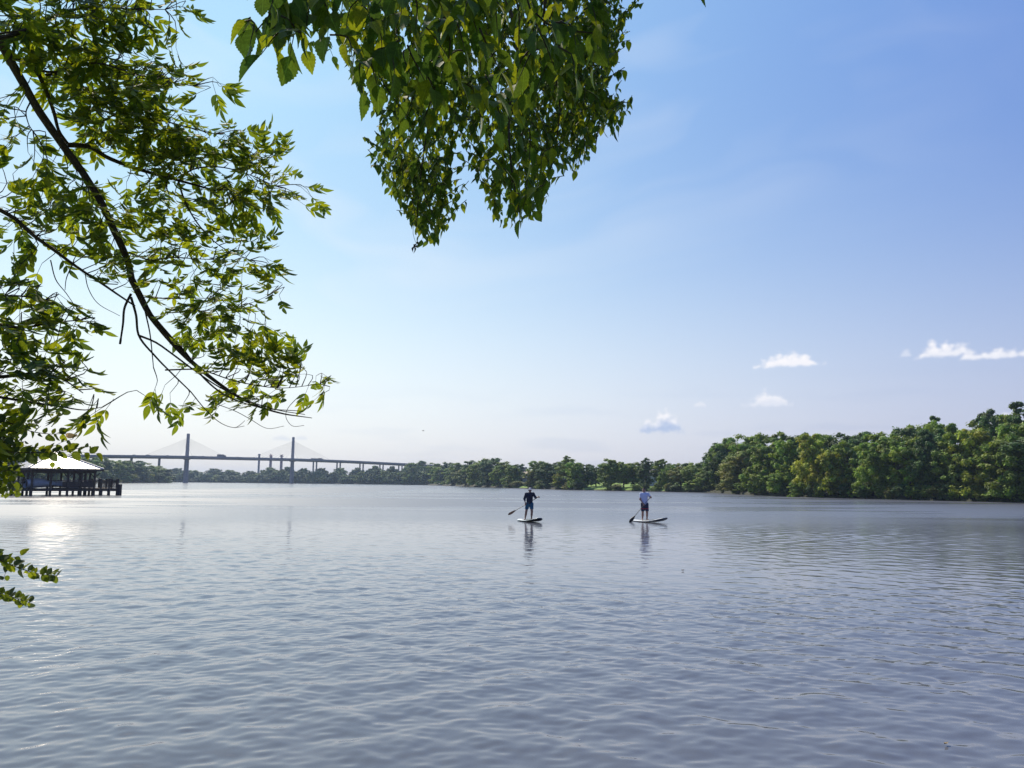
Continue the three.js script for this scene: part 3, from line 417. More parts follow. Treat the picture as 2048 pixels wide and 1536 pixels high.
function railing(o, a, b, deck, count, spacing = 0.26) { // posts, two rails and balusters from a to b (local)
  const t = b.clone().sub(a), L = t.length(), u = t.clone().normalize(), ry = Math.atan2(-u.z, u.x);
  for (let k = 0; k <= count; k++) { const p = a.clone().addScaledVector(t, k / count); part('rail_post', rbox(0.2, 1.3, 0.2, 0.02, p.x, deck + 0.6, p.z), timber, o); part('post_cap', box(0.25, 0.06, 0.25, p.x, deck + 1.28, p.z), timber, o); }
  const m = a.clone().add(b).multiplyScalar(0.5); part('rail', box(L, 0.09, 0.14, m.x, deck + 1.06, m.z, ry), timber, o); part('rail', box(L, 0.07, 0.07, m.x, deck + 0.14, m.z, ry), timber, o);
  for (let s = 0.16; s < L; s += spacing) { const p = a.clone().addScaledVector(u, s); part('baluster', box(0.055, 0.86, 0.055, p.x, deck + 0.6, p.z), timber, o); }
}
{
  const o = thing('dock_platform', 'timber platform with baluster railing standing on piles at the right of the boathouse', 'dock', BH, TURN), deck = 0.92, x0 = 4.2, x1 = 6.95, z0 = -2.2, z1 = 3.85;
  for (let k = 0; k < 15; k++) part('deck_board', box(0.15, 0.05, z1 - z0, x0 + 0.16 + k * 0.178, deck + 0.02, (z0 + z1) / 2), boards, o);
  for (const z of [z0 + 0.1, z1 - 0.1]) part('deck_beam', box(x1 - x0, 0.34, 0.16, (x0 + x1) / 2, deck - 0.19, z), timber, o); for (const x of [x0 + 0.12, x1 - 0.1]) part('deck_beam', box(0.16, 0.34, z1 - z0 - 0.4, x, deck - 0.19, (z0 + z1) / 2), timber, o);
  for (const x of [x0 + 0.5, (x0 + x1) / 2 + 0.1, x1 - 0.15]) for (const z of [z0 + 0.3, (z0 + z1) / 2, z1 - 0.15]) part('pile', cyl(0.2, 0.18, deck + 1.5, x, -1.5, z, 9), timber, o);
  part('corner_pile', cyl(0.24, 0.22, 3.0, x1 + 0.12, -1.5, z1 + 0.08, 9), timber, o);
  railing(o, V(x0 + 0.4, 0, z1 - 0.14), V(x1 - 0.14, 0, z1 - 0.14), deck, 2); railing(o, V(x1 - 0.14, 0, z1 - 0.4), V(x1 - 0.14, 0, z0 + 0.14), deck, 3); railing(o, V(x1 - 0.4, 0, z0 + 0.14), V(x0 + 0.4, 0, z0 + 0.14), deck, 2);
}
{
  const o = thing('pier_walkway', 'low timber walkway on piles running left from the boathouse to the shore', 'pier', BH, TURN), deck = 0.95, x1 = -4.6, L = 34;
  for (let k = 0; k < 180; k++) part('deck_board', box(0.15, 0.05, 1.7, x1 - 0.1 - k * 0.178, deck + 0.02, 2.6), boards, o);
  for (const z of [1.9, 3.3]) part('deck_beam', box(L - 2, 0.3, 0.14, x1 - L / 2 + 1, deck - 0.17, z), timber, o);
  for (let k = 0; k < 17; k++) for (const z of [1.9, 3.3]) part('pile', cyl(0.19, 0.17, deck + 1.5, x1 - 0.8 - k * 1.9, -1.5, z + (z > 2.5 ? 0.16 : -0.16), 8), timber, o);
}
{ // boat hanging in the slip under a pale cover
  const o = thing('covered_boat', 'small boat under a blue-grey fitted cover raised on a lift in the boathouse slip', 'boat', local(-1.85, 1.9), TURN);
  const hull = (y0, flare, N = 14) => { const pos = [], idx = [], uv = []; for (let i = 0; i <= N; i++) { const t = i / N, w = 0.95 * Math.pow(Math.sin(Math.PI * (0.5 + 0.5 * Math.min(1, t * 1.0)) ), 0.55), ww = t > 0.98 ? 0.03 : Math.max(0.04, w); for (let k = 0; k <= 10; k++) { const a = -Math.PI / 2 + k / 10 * Math.PI, x = -2.1 + 4.4 * t; pos.push(x, y0 - Math.cos(a) * (0.62 - 0.2 * t * t) + 0.35 * t * t, Math.sin(a) * ww); uv.push(t, k / 10); } } for (let i = 0; i < N; i++) for (let k = 0; k < 10; k++) { const a = i * 11 + k, b = a + 11; idx.push(a, a + 1, b, b, a + 1, b + 1); } return geometry(pos, null, uv, idx); };
  const fibre = std({ color: rgb(0.42, 0.46, 0.52), roughness: 0.4, side: THREE.DoubleSide }), canvas = std({ color: rgb(0.42, 0.48, 0.56), roughness: 0.85, side: THREE.DoubleSide });
  part('hull', hull(1.55, 1), fibre, o);
  const cov = hull(0, 1); cov.scale(1.0, -0.95, 1.03).translate(0, 1.52, 0); { const p = cov.attributes.position; for (let i = 0; i < p.count; i++) { const x = p.getX(i); p.setY(i, p.getY(i) + 0.18 * Math.exp(-((x + 0.6) ** 2) / 0.5) + 0.05 * noise2(x * 3, p.getZ(i) * 3)); } cov.computeVertexNormals(); } part('cover', cov, canvas, o);
  part('motor', [rbox(0.42, 0.62, 0.4, 0.1, -2.35, 1.85, 0), rbox(0.16, 0.8, 0.14, 0.04, -2.38, 1.2, 0)], timber, o);
  for (const x of [-1.4, 1.2]) for (const s of [-1, 1]) part('lift_strap', bar(V(x, 1.0, s * 0.95), V(x, 3.3, s * 1.02), 0.03, 5), steelMat, o);
}

// ------------------------------------------------------------------ paddlers
// a smooth skin over tapered bones [ax, ay, az, ra, bx, by, bz, rb], blended by a smooth minimum, meshed by surface nets
function skin(bones, cell, blend, keep) {
  const lo = V(1e9, 1e9, 1e9), hi = V(-1e9, -1e9, -1e9); for (const b of bones) for (const [x, y, z, r] of [b.slice(0, 4), b.slice(4, 8)]) { lo.min(V(x - r, y - r, z - r)); hi.max(V(x + r, y + r, z + r)); } lo.subScalar(cell * 3); hi.addScalar(cell * 3);
  const nx = Math.ceil((hi.x - lo.x) / cell) + 1, ny = Math.ceil((hi.y - lo.y) / cell) + 1, nz = Math.ceil((hi.z - lo.z) / cell) + 1, F = new Float32Array(nx * ny * nz);
  const dist = (x, y, z) => { let s = 0; for (const [ax, ay, az, ra, bx, by, bz, rb, sx = 1, sz = 1] of bones) { const ux = bx - ax, uy = by - ay, uz = bz - az, px = x - ax, py = y - ay, pz = z - az, t = clamp((px * ux + py * uy + pz * uz) / (ux * ux + uy * uy + uz * uz + 1e-9), 0, 1), dx = (px - ux * t) / sx, dy = py - uy * t, dz = (pz - uz * t) / sz; s += Math.exp(-(Math.sqrt(dx * dx + dy * dy + dz * dz) - (ra + (rb - ra) * t)) / blend); } let d = s > 0 ? -Math.log(s) * blend : 1; if (keep) d = Math.max(d, keep(x, y, z)); return d; };
  let e = 0; for (let k = 0; k < nz; k++) for (let j = 0; j < ny; j++) for (let i = 0; i < nx; i++) F[e++] = dist(lo.x + i * cell, lo.y + j * cell, lo.z + k * cell);
  const at = (i, j, k) => (k * ny + j) * nx + i, id = new Int32Array(nx * ny * nz).fill(-1), pos = [], idx = [];
  for (let k = 0; k < nz - 1; k++) for (let j = 0; j < ny - 1; j++) for (let i = 0; i < nx - 1; i++) {
    let m = 0, x = 0, y = 0, z = 0, c = 0; const f = []; for (let q = 0; q < 8; q++) { const v = F[at(i + (q & 1), j + (q >> 1 & 1), k + (q >> 2))]; f.push(v); if (v < 0) m |= 1 << q; } if (m === 0 || m === 255) continue;
    for (const [a, b] of [[0, 1], [2, 3], [4, 5], [6, 7], [0, 2], [1, 3], [4, 6], [5, 7], [0, 4], [1, 5], [2, 6], [3, 7]]) if ((f[a] < 0) !== (f[b] < 0)) { const t = f[a] / (f[a] - f[b]); x += lerp(a & 1, b & 1, t); y += lerp(a >> 1 & 1, b >> 1 & 1, t); z += lerp(a >> 2, b >> 2, t); c++; }
    id[at(i, j, k)] = pos.length / 3; pos.push(lo.x + (i + x / c) * cell, lo.y + (j + y / c) * cell, lo.z + (k + z / c) * cell);
  }
  const quad = (a, b, c, d, flip) => { if (flip) idx.push(a, c, b, a, d, c); else idx.push(a, b, c, a, c, d); };
  for (let k = 1; k < nz - 1; k++) for (let j = 1; j < ny - 1; j++) for (let i = 1; i < nx - 1; i++) {
    const s = F[at(i, j, k)] < 0;
    if (s !== F[at(i + 1, j, k)] < 0) quad(id[at(i, j - 1, k - 1)], id[at(i, j, k - 1)], id[at(i, j, k)], id[at(i, j - 1, k)], !s);
    if (s !== F[at(i, j + 1, k)] < 0) quad(id[at(i - 1, j, k - 1)], id[at(i - 1, j, k)], id[at(i, j, k)], id[at(i, j, k - 1)], !s);
    if (s !== F[at(i, j, k + 1)] < 0) quad(id[at(i - 1, j - 1, k)], id[at(i, j - 1, k)], id[at(i, j, k)], id[at(i - 1, j, k)], !s);
  }
  return geometry(pos, null, null, idx);
}
const seg = (a, ra, b, rb, sx, sz) => [a.x, a.y, a.z, ra, b.x, b.y, b.z, rb, sx, sz];
// a hand closed round a shaft: palm, four unequal fingers bent round it, thumb from the side of the palm
function handBones(wrist, grip, axis) {
  const f = grip.clone().sub(wrist).normalize(), a = axis.clone().normalize(), n = a.clone().cross(f).normalize(), bones = [], pc = wrist.clone().addScaledVector(f, 0.05).addScaledVector(n, 0.012);
  for (let k = 0; k < 4; k++) { const off = (k - 1.5) * 0.021, len = [0.9, 1, 0.96, 0.78][k], root = pc.clone().addScaledVector(a, off).addScaledVector(f, 0.03), m = root.clone().addScaledVector(f, 0.036 * len).addScaledVector(n, -0.012), t = m.clone().addScaledVector(n, -0.03 * len).addScaledVector(f, -0.006), e = t.clone().addScaledVector(f, -0.026 * len).addScaledVector(n, -0.004);
    bones.push(seg(wrist.clone().addScaledVector(a, off * 0.5), 0.017, root, 0.012), seg(root, 0.0105, m, 0.0095), seg(m, 0.0095, t, 0.0088), seg(t, 0.0088, e, 0.0078)); }
  const t0 = pc.clone().addScaledVector(a, -0.03).addScaledVector(f, -0.012), t1 = t0.clone().addScaledVector(a, -0.014).addScaledVector(n, -0.028).addScaledVector(f, 0.018), t2 = t1.clone().addScaledVector(n, -0.016).addScaledVector(f, 0.022).addScaledVector(a, 0.012); bones.push(seg(t0, 0.014, t1, 0.011), seg(t1, 0.011, t2, 0.0085));
  return bones;
}
function person(label, at, J, look, place, scale = 1) {
  const o = thing('person', label, 'person', at, place), { skinMat, shirt, shorts, hair } = look, N = J, bones = [], mid = (a, b, t) => a.clone().lerp(b, t), cl = (v, x, y, z) => v.clone().add(V(x, y, z)); o.scale.setScalar(scale);
  const chest = mid(N.shL, N.shR, 0.5), belly = mid(chest, N.hip, 0.55);
  bones.push(seg(cl(chest, 0, -0.09, 0), 0.135, belly, 0.118, 1.18, 0.86), seg(belly, 0.118, N.hip, 0.128, 1.16, 0.88), seg(cl(chest, 0, 0.01, 0), 0.07, N.neck, 0.055), seg(N.neck, 0.054, cl(N.head, 0, -0.06, -0.01), 0.056));
  for (const s of ['L', 'R']) { bones.push(seg(chest, 0.075, N['sh' + s], 0.062), seg(N['sh' + s], 0.058, N['el' + s], 0.043), seg(N['el' + s], 0.042, mid(N['el' + s], N['ha' + s], 0.82), 0.029), seg(N['hi' + s], 0.096, N['kn' + s], 0.06), seg(N['kn' + s], 0.057, mid(N['kn' + s], N['fo' + s], 0.35), 0.056), seg(mid(N['kn' + s], N['fo' + s], 0.35), 0.056, cl(N['fo' + s], 0, 0.075, 0), 0.036), seg(cl(N['fo' + s], 0, 0.04, -0.03), 0.036, cl(N['fo' + s], N['toe' + s] ?? 0, 0.022, 0.17), 0.024)); }
  const geos = [skin(bones, 0.012, 0.014)];
  for (const s of ['L', 'R']) { const w = mid(N['el' + s], N['ha' + s], 0.78); geos.push(skin(handBones(w, N['ha' + s], N.shaft.clone().multiplyScalar(s === 'L' ? 1 : -1)), 0.0038, 0.003)); }
  { const h = N.head, f = N.face.clone().normalize(), r = V(f.z, 0, -f.x), up = V(0, 1, 0), g = (x, y, z) => h.clone().addScaledVector(r, x).addScaledVector(up, y).addScaledVector(f, z), H = [];
    H.push(seg(g(0, 0.025, -0.012), 0.086, g(0, 0.0, 0.008), 0.078, 0.92, 1.05), seg(g(0, -0.05, 0.03), 0.062, g(0, -0.092, 0.05), 0.034), seg(g(0, 0.012, 0.088), 0.012, g(0, -0.022, 0.104), 0.014), seg(g(-0.018, -0.058, 0.086), 0.009, g(0.018, -0.058, 0.086), 0.009), seg(g(-0.05, 0.026, 0.07), 0.012, g(-0.016, 0.026, 0.083), 0.011), seg(g(0.05, 0.026, 0.07), 0.012, g(0.016, 0.026, 0.083), 0.011), seg(g(-0.082, 0.012, -0.006), 0.016, g(-0.085, -0.03, 0.0), 0.011), seg(g(0.082, 0.012, -0.006), 0.016, g(0.085, -0.03, 0.0), 0.011));
    geos.push(skin(H, 0.005, 0.008));
    const eyes = [-1, 1].map((s) => new THREE.SphereGeometry(0.011, 10, 8).translate(...g(s * 0.031, 0.008, 0.077).toArray()));
    part('body', geos, skinMat, o); part('eyes', eyes, std({ color: rgb(0.03, 0.025, 0.02), roughness: 0.2 }), o);
    if (look.cap) { const c = part('cap', skin([seg(g(0, 0.045, -0.01), 0.09, g(0, 0.055, 0.0), 0.088, 0.94, 1.06)], 0.007, 0.006, (x, y, z) => g(0, 0.028, 0).y - y), look.cap, o); part('visor', skin([seg(g(-0.05, 0.036, 0.07), 0.014, g(-0.03, 0.03, 0.15), 0.01), seg(g(0.05, 0.036, 0.07), 0.014, g(0.03, 0.03, 0.15), 0.01), seg(g(0, 0.04, 0.08), 0.014, g(0, 0.034, 0.165), 0.01)], 0.005, 0.012), look.cap, c); }
    part('hair', skin([seg(g(0, 0.042, -0.022), 0.09, g(0, 0.048, -0.01), 0.088, 0.96, 1.04), seg(g(0, -0.01, -0.05), 0.066, g(0, -0.05, -0.045), 0.05)], 0.007, 0.012, (x, y, z) => Math.max(V(x, y, z).sub(h).dot(f) - (y > h.y + 0.05 ? 0.06 : 0.0), look.cap ? y - h.y - 0.03 : -1)), hair, o); }
  // clothes: the body's own form, a little larger, cut at hem and cuffs
  const shirtBones = [seg(cl(chest, 0, -0.09, 0), 0.15, belly, 0.137, 1.2, 0.88), seg(belly, 0.137, cl(N.hip, 0, 0.0, 0), 0.146, 1.18, 0.9), seg(cl(chest, 0, 0.0, 0), 0.085, cl(N.neck, 0, -0.03, 0), 0.062)];
  for (const s of ['L', 'R']) { const e = mid(N['sh' + s], N['el' + s], look.sleeve > 1 ? 1 : look.sleeve); shirtBones.push(seg(chest, 0.085, N['sh' + s], 0.076), seg(N['sh' + s], 0.075, e, 0.062)); if (look.sleeve > 1) shirtBones.push(seg(N['el' + s], 0.058, mid(N['el' + s], N['ha' + s], look.sleeve - 1), 0.048)); }
  part('shirt', skin(shirtBones, 0.011, 0.016, (x, y) => N.hip.y - 0.03 - y), shirt, o);
  const legs = []; for (const s of ['L', 'R']) legs.push(seg(cl(N['hi' + s], 0, 0.05, 0), 0.115, mid(N['hi' + s], N['kn' + s], look.short), 0.098)); legs.push(seg(cl(N.hip, -0.03, 0, 0), 0.135, cl(N.hip, 0.03, -0.03, 0), 0.135, 1.1, 0.9));
  const hem = mid(N.hiL, N.knL, look.short + 0.04).y, sh = part('shorts', skin(legs, 0.011, 0.018, (x, y) => Math.max(hem - y, y - N.hip.y - 0.07)), shorts, o);
  if (look.stripe) part('stripe', skin(legs.map((b) => b.map((v, i) => (i === 3 || i === 7 ? v + 0.006 : v))), 0.011, 0.018, (x, y) => Math.abs(y - look.stripe[0]) - 0.022), look.stripe[1], sh);
  return o;
}
const skinTone = phys({ color: rgb(0.2, 0.11, 0.08), roughness: 0.55 }), tan = phys({ color: rgb(0.32, 0.17, 0.12), roughness: 0.55 });
const clothBump = texture(128, 128, (u, v) => { const s = 0.5 + 0.3 * tiled(u, v, 10, 2) + 0.2 * tiled(u, v, 30, 5); return [s, s, s]; }, false);
const cloth = (r, g, b) => phys({ color: rgb(r, g, b), roughness: 0.95, sheen: 0.3, sheenRoughness: 0.6, bumpMap: clothBump, bumpScale: 0.002 });
function paddle(label, top, tip, normal, shaftMat, bladeMat) { // T grip, shaft and a leaf-shaped blade
  const d = tip.clone().sub(top), L = d.length(), o = thing('paddle', label, 'paddle', top, 0), q = new THREE.Quaternion().setFromUnitVectors(V(0, -1, 0), d.clone().normalize()); o.quaternion.copy(q);
  part('shaft', cyl(0.0155, 0.0155, L - 0.42, 0, -(L - 0.42), 0, 10), shaftMat, o); part('grip', new THREE.CapsuleGeometry(0.018, 0.1, 4, 8).rotateZ(Math.PI / 2), shaftMat, o);
  const sh = new THREE.Shape(), N = 24; for (let k = 0; k <= N; k++) { const t = k / N, w = 0.125 * Math.pow(Math.sin(Math.PI * Math.min(1, 0.08 + t * 0.86)), 0.8) * (0.45 + 0.6 * t); k ? sh.lineTo(w, -t * 0.46) : sh.moveTo(w, 0); } for (let k = N; k >= 0; k--) { const t = k / N, w = 0.125 * Math.pow(Math.sin(Math.PI * Math.min(1, 0.08 + t * 0.86)), 0.8) * (0.45 + 0.6 * t); sh.lineTo(-w, -t * 0.46); }
  const g = new THREE.ExtrudeGeometry(sh, { depth: 0.012, bevelEnabled: true, bevelSize: 0.006, bevelThickness: 0.006, bevelSegments: 2 }); g.translate(0, -(L - 0.46), -0.006).rotateY(normal); part('blade', g, bladeMat, o); return o;
}
function board(label, at, turn, topMat, sideMat, bottomMat, lift, pitch) { // length along local z, nose at +z
  const o = thing('paddleboard', label, 'paddleboard', at, turn), L = 3.3, N = 44, M = 20;
  const half = (t) => 0.4 * Math.pow(Math.max(0, 1 - Math.pow(Math.abs(2 * t - 1), 3.2)), 0.62), rock = (t) => lift * Math.pow(Math.max(0, (t - 0.45) / 0.55), 2.2) + 0.03 * Math.pow(Math.max(0, (0.25 - t) / 0.25), 2) + pitch * (t - 0.4);
  const shell = (a0, a1, grow) => { const pos = [], uv = [], idx = []; for (let i = 0; i <= N; i++) { const t = i / N, w = half(t) + 0.002; for (let k = 0; k <= M; k++) { const a = lerp(a0, a1, k / M), c = Math.cos(a), s = Math.sin(a), th = 0.045 * (0.35 + 0.65 * Math.pow(Math.sin(Math.PI * clamp(t, 0.02, 0.98)), 0.5)); pos.push(Math.sign(c) * Math.pow(Math.abs(c), 0.45) * (w + grow), 0.05 + rock(t) + Math.sign(s) * Math.pow(Math.abs(s), 0.6) * (th + grow), (t - 0.5) * L); uv.push(k / M, t * 4); } } for (let i = 0; i < N; i++) for (let k = 0; k < M; k++) { const p = i * (M + 1) + k, q = p + M + 1; idx.push(p, p + 1, q, q, p + 1, q + 1); } return geometry(pos, null, uv, idx); };
  part('top_deck', shell(0.25, Math.PI - 0.25, 0), topMat, o); part('rail', [shell(-0.5, 0.25, 0), shell(Math.PI - 0.25, Math.PI + 0.5, 0)], sideMat, o); part('bottom', shell(Math.PI + 0.5, 2 * Math.PI - 0.5, 0), bottomMat, o);
  const pad = new THREE.PlaneGeometry(0.56, 1.3, 1, 12).rotateX(-Math.PI / 2); { const p = pad.attributes.position; for (let i = 0; i < p.count; i++) { const z = p.getZ(i) + 0.05, t = z / L + 0.5; p.setXYZ(i, p.getX(i), 0.05 + rock(t) + 0.068, z); } pad.computeVertexNormals(); } part('grip_pad', pad, std({ color: rgb(0.12, 0.16, 0.18), roughness: 0.9, side: THREE.DoubleSide }), o);
  part('fin', new THREE.ExtrudeGeometry(new THREE.Shape([[0, 0], [0.2, 0], [0.04, -0.2], [-0.02, -0.2]].map(([x, y]) => new THREE.Vector2(x, y))), { depth: 0.012, bevelEnabled: false }).rotateY(Math.PI / 2).translate(0.006, 0.02, -L * 0.38), bottomMat, o); return o;
}
{
  const white = phys({ color: rgb(0.78, 0.8, 0.8), roughness: 0.3, clearcoat: 0.4 }), teal = phys({ color: rgb(0.05, 0.12, 0.13), roughness: 0.35 }), blackish = phys({ color: rgb(0.03, 0.028, 0.026), roughness: 0.4 }), carbon = std({ color: rgb(0.02, 0.02, 0.022), roughness: 0.45 });
  const foot = (px, d) => { const p = spot(px, d); return p; }, deckY = 0.115;
  // left paddler, dark clothes and a pale cap
  const A = foot(1056.4, 42.3); A.y = deckY;
  const handR = V(0.545, 1.215, 0.27), handL = V(-0.14, 0.81, 0.24), sA = handR.clone().sub(handL), tipA = handL.clone().addScaledVector(sA, -1.36), topA = handR.clone().addScaledVector(sA.clone().normalize(), 0.02);
  person('person in dark shirt, blue shorts and pale cap standing on the left paddleboard, paddle lifted', A, { head: V(0.1, 1.575, 0.03), face: V(0.25, 0, 1), neck: V(0.095, 1.45, 0), shL: V(-0.105, 1.37, 0), shR: V(0.28, 1.385, 0.02), elL: V(-0.2, 1.12, -0.04), haL: handL, elR: V(0.405, 1.18, 0.1), haR: handR, hip: V(0.075, 0.85, 0), hiL: V(-0.03, 0.8, 0), hiR: V(0.18, 0.8, 0), knL: V(-0.1, 0.42, 0.05), knR: V(0.205, 0.42, 0.05), foL: V(-0.155, 0, 0), foR: V(0.185, 0, 0), toeL: -0.04, toeR: 0.05, shaft: sA }, { skinMat: skinTone, shirt: cloth(0.012, 0.016, 0.035), shorts: cloth(0.012, 0.075, 0.14), hair: std({ color: rgb(0.02, 0.015, 0.012), roughness: 0.8 }), cap: cloth(0.6, 0.58, 0.55), sleeve: 1.35, short: 0.6 }, 0);
  paddle('paddle with brown blade held clear of the water by the left paddler', topA.clone().add(A), tipA.clone().add(A), 0.9, carbon, phys({ color: rgb(0.13, 0.05, 0.025), roughness: 0.3, clearcoat: 0.5 }));
  board('paddleboard with white tail and dark upturned nose under the left paddler', V(A.x + 0.08, 0.005, A.z + 0.12), rad(18), white, teal, blackish, 0.2, 0.035);
  // right paddler, white and blue shirt
  const Bp = foot(1288.2, 43.4); Bp.y = deckY;
  const bR = V(0.285, 1.26, 0.31), bL = V(-0.07, 0.83, 0.27), sB = bR.clone().sub(bL), tipB = bL.clone().addScaledVector(sB, -2.22), topB = bR.clone().addScaledVector(sB.clone().normalize(), 0.02);
  person('person in white and blue shirt and dark shorts standing on the right paddleboard, paddling', Bp, { head: V(-0.02, 1.615, 0.02), face: V(-0.15, 0, 1), neck: V(-0.015, 1.49, 0), shL: V(-0.175, 1.41, 0), shR: V(0.185, 1.42, 0.02), elL: V(-0.235, 1.13, 0.03), haL: bL, elR: V(0.335, 1.23, 0.13), haR: bR, hip: V(0.015, 0.88, 0), hiL: V(-0.085, 0.83, 0), hiR: V(0.115, 0.83, 0), knL: V(-0.105, 0.43, 0.05), knR: V(0.135, 0.43, 0.05), foL: V(-0.115, 0, 0), foR: V(0.13, 0, 0), toeL: -0.04, toeR: 0.05, shaft: sB }, { skinMat: tan, shirt: cloth(0.5, 0.54, 0.7), shorts: cloth(0.025, 0.03, 0.06), hair: std({ color: rgb(0.02, 0.013, 0.01), roughness: 0.8 }), sleeve: 0.62, short: 0.82, stripe: [0.62, cloth(0.35, 0.03, 0.05)] }, 0);
  paddle('black paddle dipped in the water by the right paddler', topB.clone().add(Bp), tipB.clone().add(Bp), 0.5, carbon, carbon);
  board('white paddleboard with raised nose and dark underside under the right paddler', V(Bp.x + 0.2, 0.005, Bp.z + 0.1), rad(25), white, phys({ color: rgb(0.3, 0.33, 0.35), roughness: 0.35 }), phys({ color: rgb(0.04, 0.05, 0.06), roughness: 0.35 }), 0.24, 0.05);
}

// ------------------------------------------------------------------ bird and things afloat
{
  const o = thing('bird', 'small dark bird gliding above the far trees right of the bridge', 'bird', along(846.5, 861.5, 150), 0.5), feather = std({ color: rgb(0.05, 0.05, 0.055), roughness: 0.8, side: THREE.DoubleSide });
  part('body', skin([seg(V(-0.13, 0, 0), 0.03, V(0.05, 0.01, 0), 0.05), seg(V(0.05, 0.01, 0), 0.045, V(0.14, 0.03, 0), 0.03), seg(V(0.14, 0.03, 0), 0.015, V(0.19, 0.025, 0), 0.005), seg(V(-0.13, 0, 0), 0.02, V(-0.22, 0.0, 0), 0.028)], 0.012, 0.015), feather, o);
  for (const s of [-1, 1]) part('wing', geometry([0.07, 0.02, s * 0.03, -0.07, 0.02, s * 0.03, 0.06, 0.1, s * 0.2, -0.06, 0.09, s * 0.2, -0.03, 0.05, s * 0.42, -0.07, 0.045, s * 0.4], null, null, [0, 1, 2, 1, 3, 2, 2, 3, 4, 3, 5, 4]), feather, o);
}
for (const [px, py, w, label, r, g, b] of [[1365.5, 1142, 0.075, 'curled tan leaf floating on open water, right of the paddlers', 0.3, 0.18, 0.08], [1892, 1491, 0.042, 'small pale leaf floating near the bottom right corner', 0.45, 0.36, 0.2], [1159, 1483, 0.014, 'tiny white feather afloat near the bottom edge of the photo', 0.8, 0.8, 0.8]]) {
  const p = onWater(px, py), N = 10, pos = [], idx = []; for (let i = 0; i <= N; i++) { const t = i / N, q = Math.sin(Math.PI * t) * 0.32; for (const s of [-1, 0, 1]) pos.push((t - 0.5) * w, 0.012 + Math.abs(s) * w * 0.22 + w * 0.3 * (t - 0.5) ** 2, s * q * w); } for (let i = 0; i < N; i++) for (let k = 0; k < 2; k++) { const a = i * 3 + k, c = a + 3; idx.push(a, a + 1, c, c, a + 1, c + 1); }
  const o = thing(w < 0.02 ? 'floating_feather' : 'floating_leaf', label, w < 0.02 ? 'feather' : 'leaf', p, 0.4); part(w < 0.02 ? 'vane' : 'blade', geometry(pos, null, null, idx), std({ color: rgb(r, g, b), roughness: 0.7, side: THREE.DoubleSide }), o); part('stem', bar(V(w * 0.45, 0.012 + w * 0.08, 0), V(w * 0.75, 0.02 + w * 0.2, 0), w * 0.02, 5), std({ color: rgb(r * 0.6, g * 0.6, b * 0.6), roughness: 0.8 }), o);
}

// ------------------------------------------------------------------ overhanging trees on the near bank
const leafVeins = (yellow) => texture(256, 256, (u, v) => { const x = Math.abs(u - 0.5) * 2, mid = smooth(0.05, 0.015, x), side = smooth(0.1, 0.02, Math.abs(((v * 9 - x * 2.4) % 1 + 1) % 1 - 0.5) * 0.9) * (1 - x) * 0.8, n = tiled(u, v, 20, 3) * 0.06 + tiled(u, v, 6, 8) * 0.07, l = clamp(0.8 + n + 0.22 * mid + 0.1 * side, 0, 1); const spot = smooth(0.62, 0.75, tiled(u, v, 26, 14)) * 0.45; return [l * (0.98 - 0.15 * spot), l * (1 - 0.5 * spot), (l * 0.85 + 0.12 * mid) * (1 - 0.5 * spot)]; });
const veinMap = leafVeins();
const foliage = (r, g, b, t = 0.55) => phys({ color: rgb(r, g, b), map: veinMap, roughness: 0.8, transmission: t, thickness: 0, ior: 1.35, specularIntensity: 0.35, side: THREE.DoubleSide });
// one leaf lying along +y from its stalk at the origin, width across x, folded at the midrib; toothed edge if asked
function leafGeometry({ w, n = 6, teeth = 0, fold = 0.12, droop = 0.15, belly = 0.42, tip = 1.0, lop = 0 }) {
  const pos = [], uv = [], idx = [], prof = (t) => Math.pow(Math.sin(Math.PI * Math.pow(t, Math.log(0.5) / Math.log(belly))), tip), N = teeth ? n * 2 : n;
  for (let i = 0; i <= N; i++) { const t = i / N, y = t, z = -droop * t * t; for (const s of [-1, 0, 1]) { const q = prof(clamp(t, 0.0, 1)) * w * 0.5 * (s < 0 ? 1 + lop : 1 - lop), tooth = teeth && i > 0 && i < N && i % 2 ? 1 + teeth : 1, ty = teeth && i % 2 && s ? 0.02 : 0; pos.push(s * q * tooth, y + ty, z + Math.abs(s) * q * fold * 2); uv.push(0.5 + s * 0.5 * Math.min(1, q / (w * 0.5)), t); } }
  for (let i = 0; i < N; i++) for (let k = 0; k < 2; k++) { const a = i * 3 + k, b = a + 3; idx.push(a, a + 1, b, b, a + 1, b + 1); }
  return geometry(pos, null, uv, idx);
}
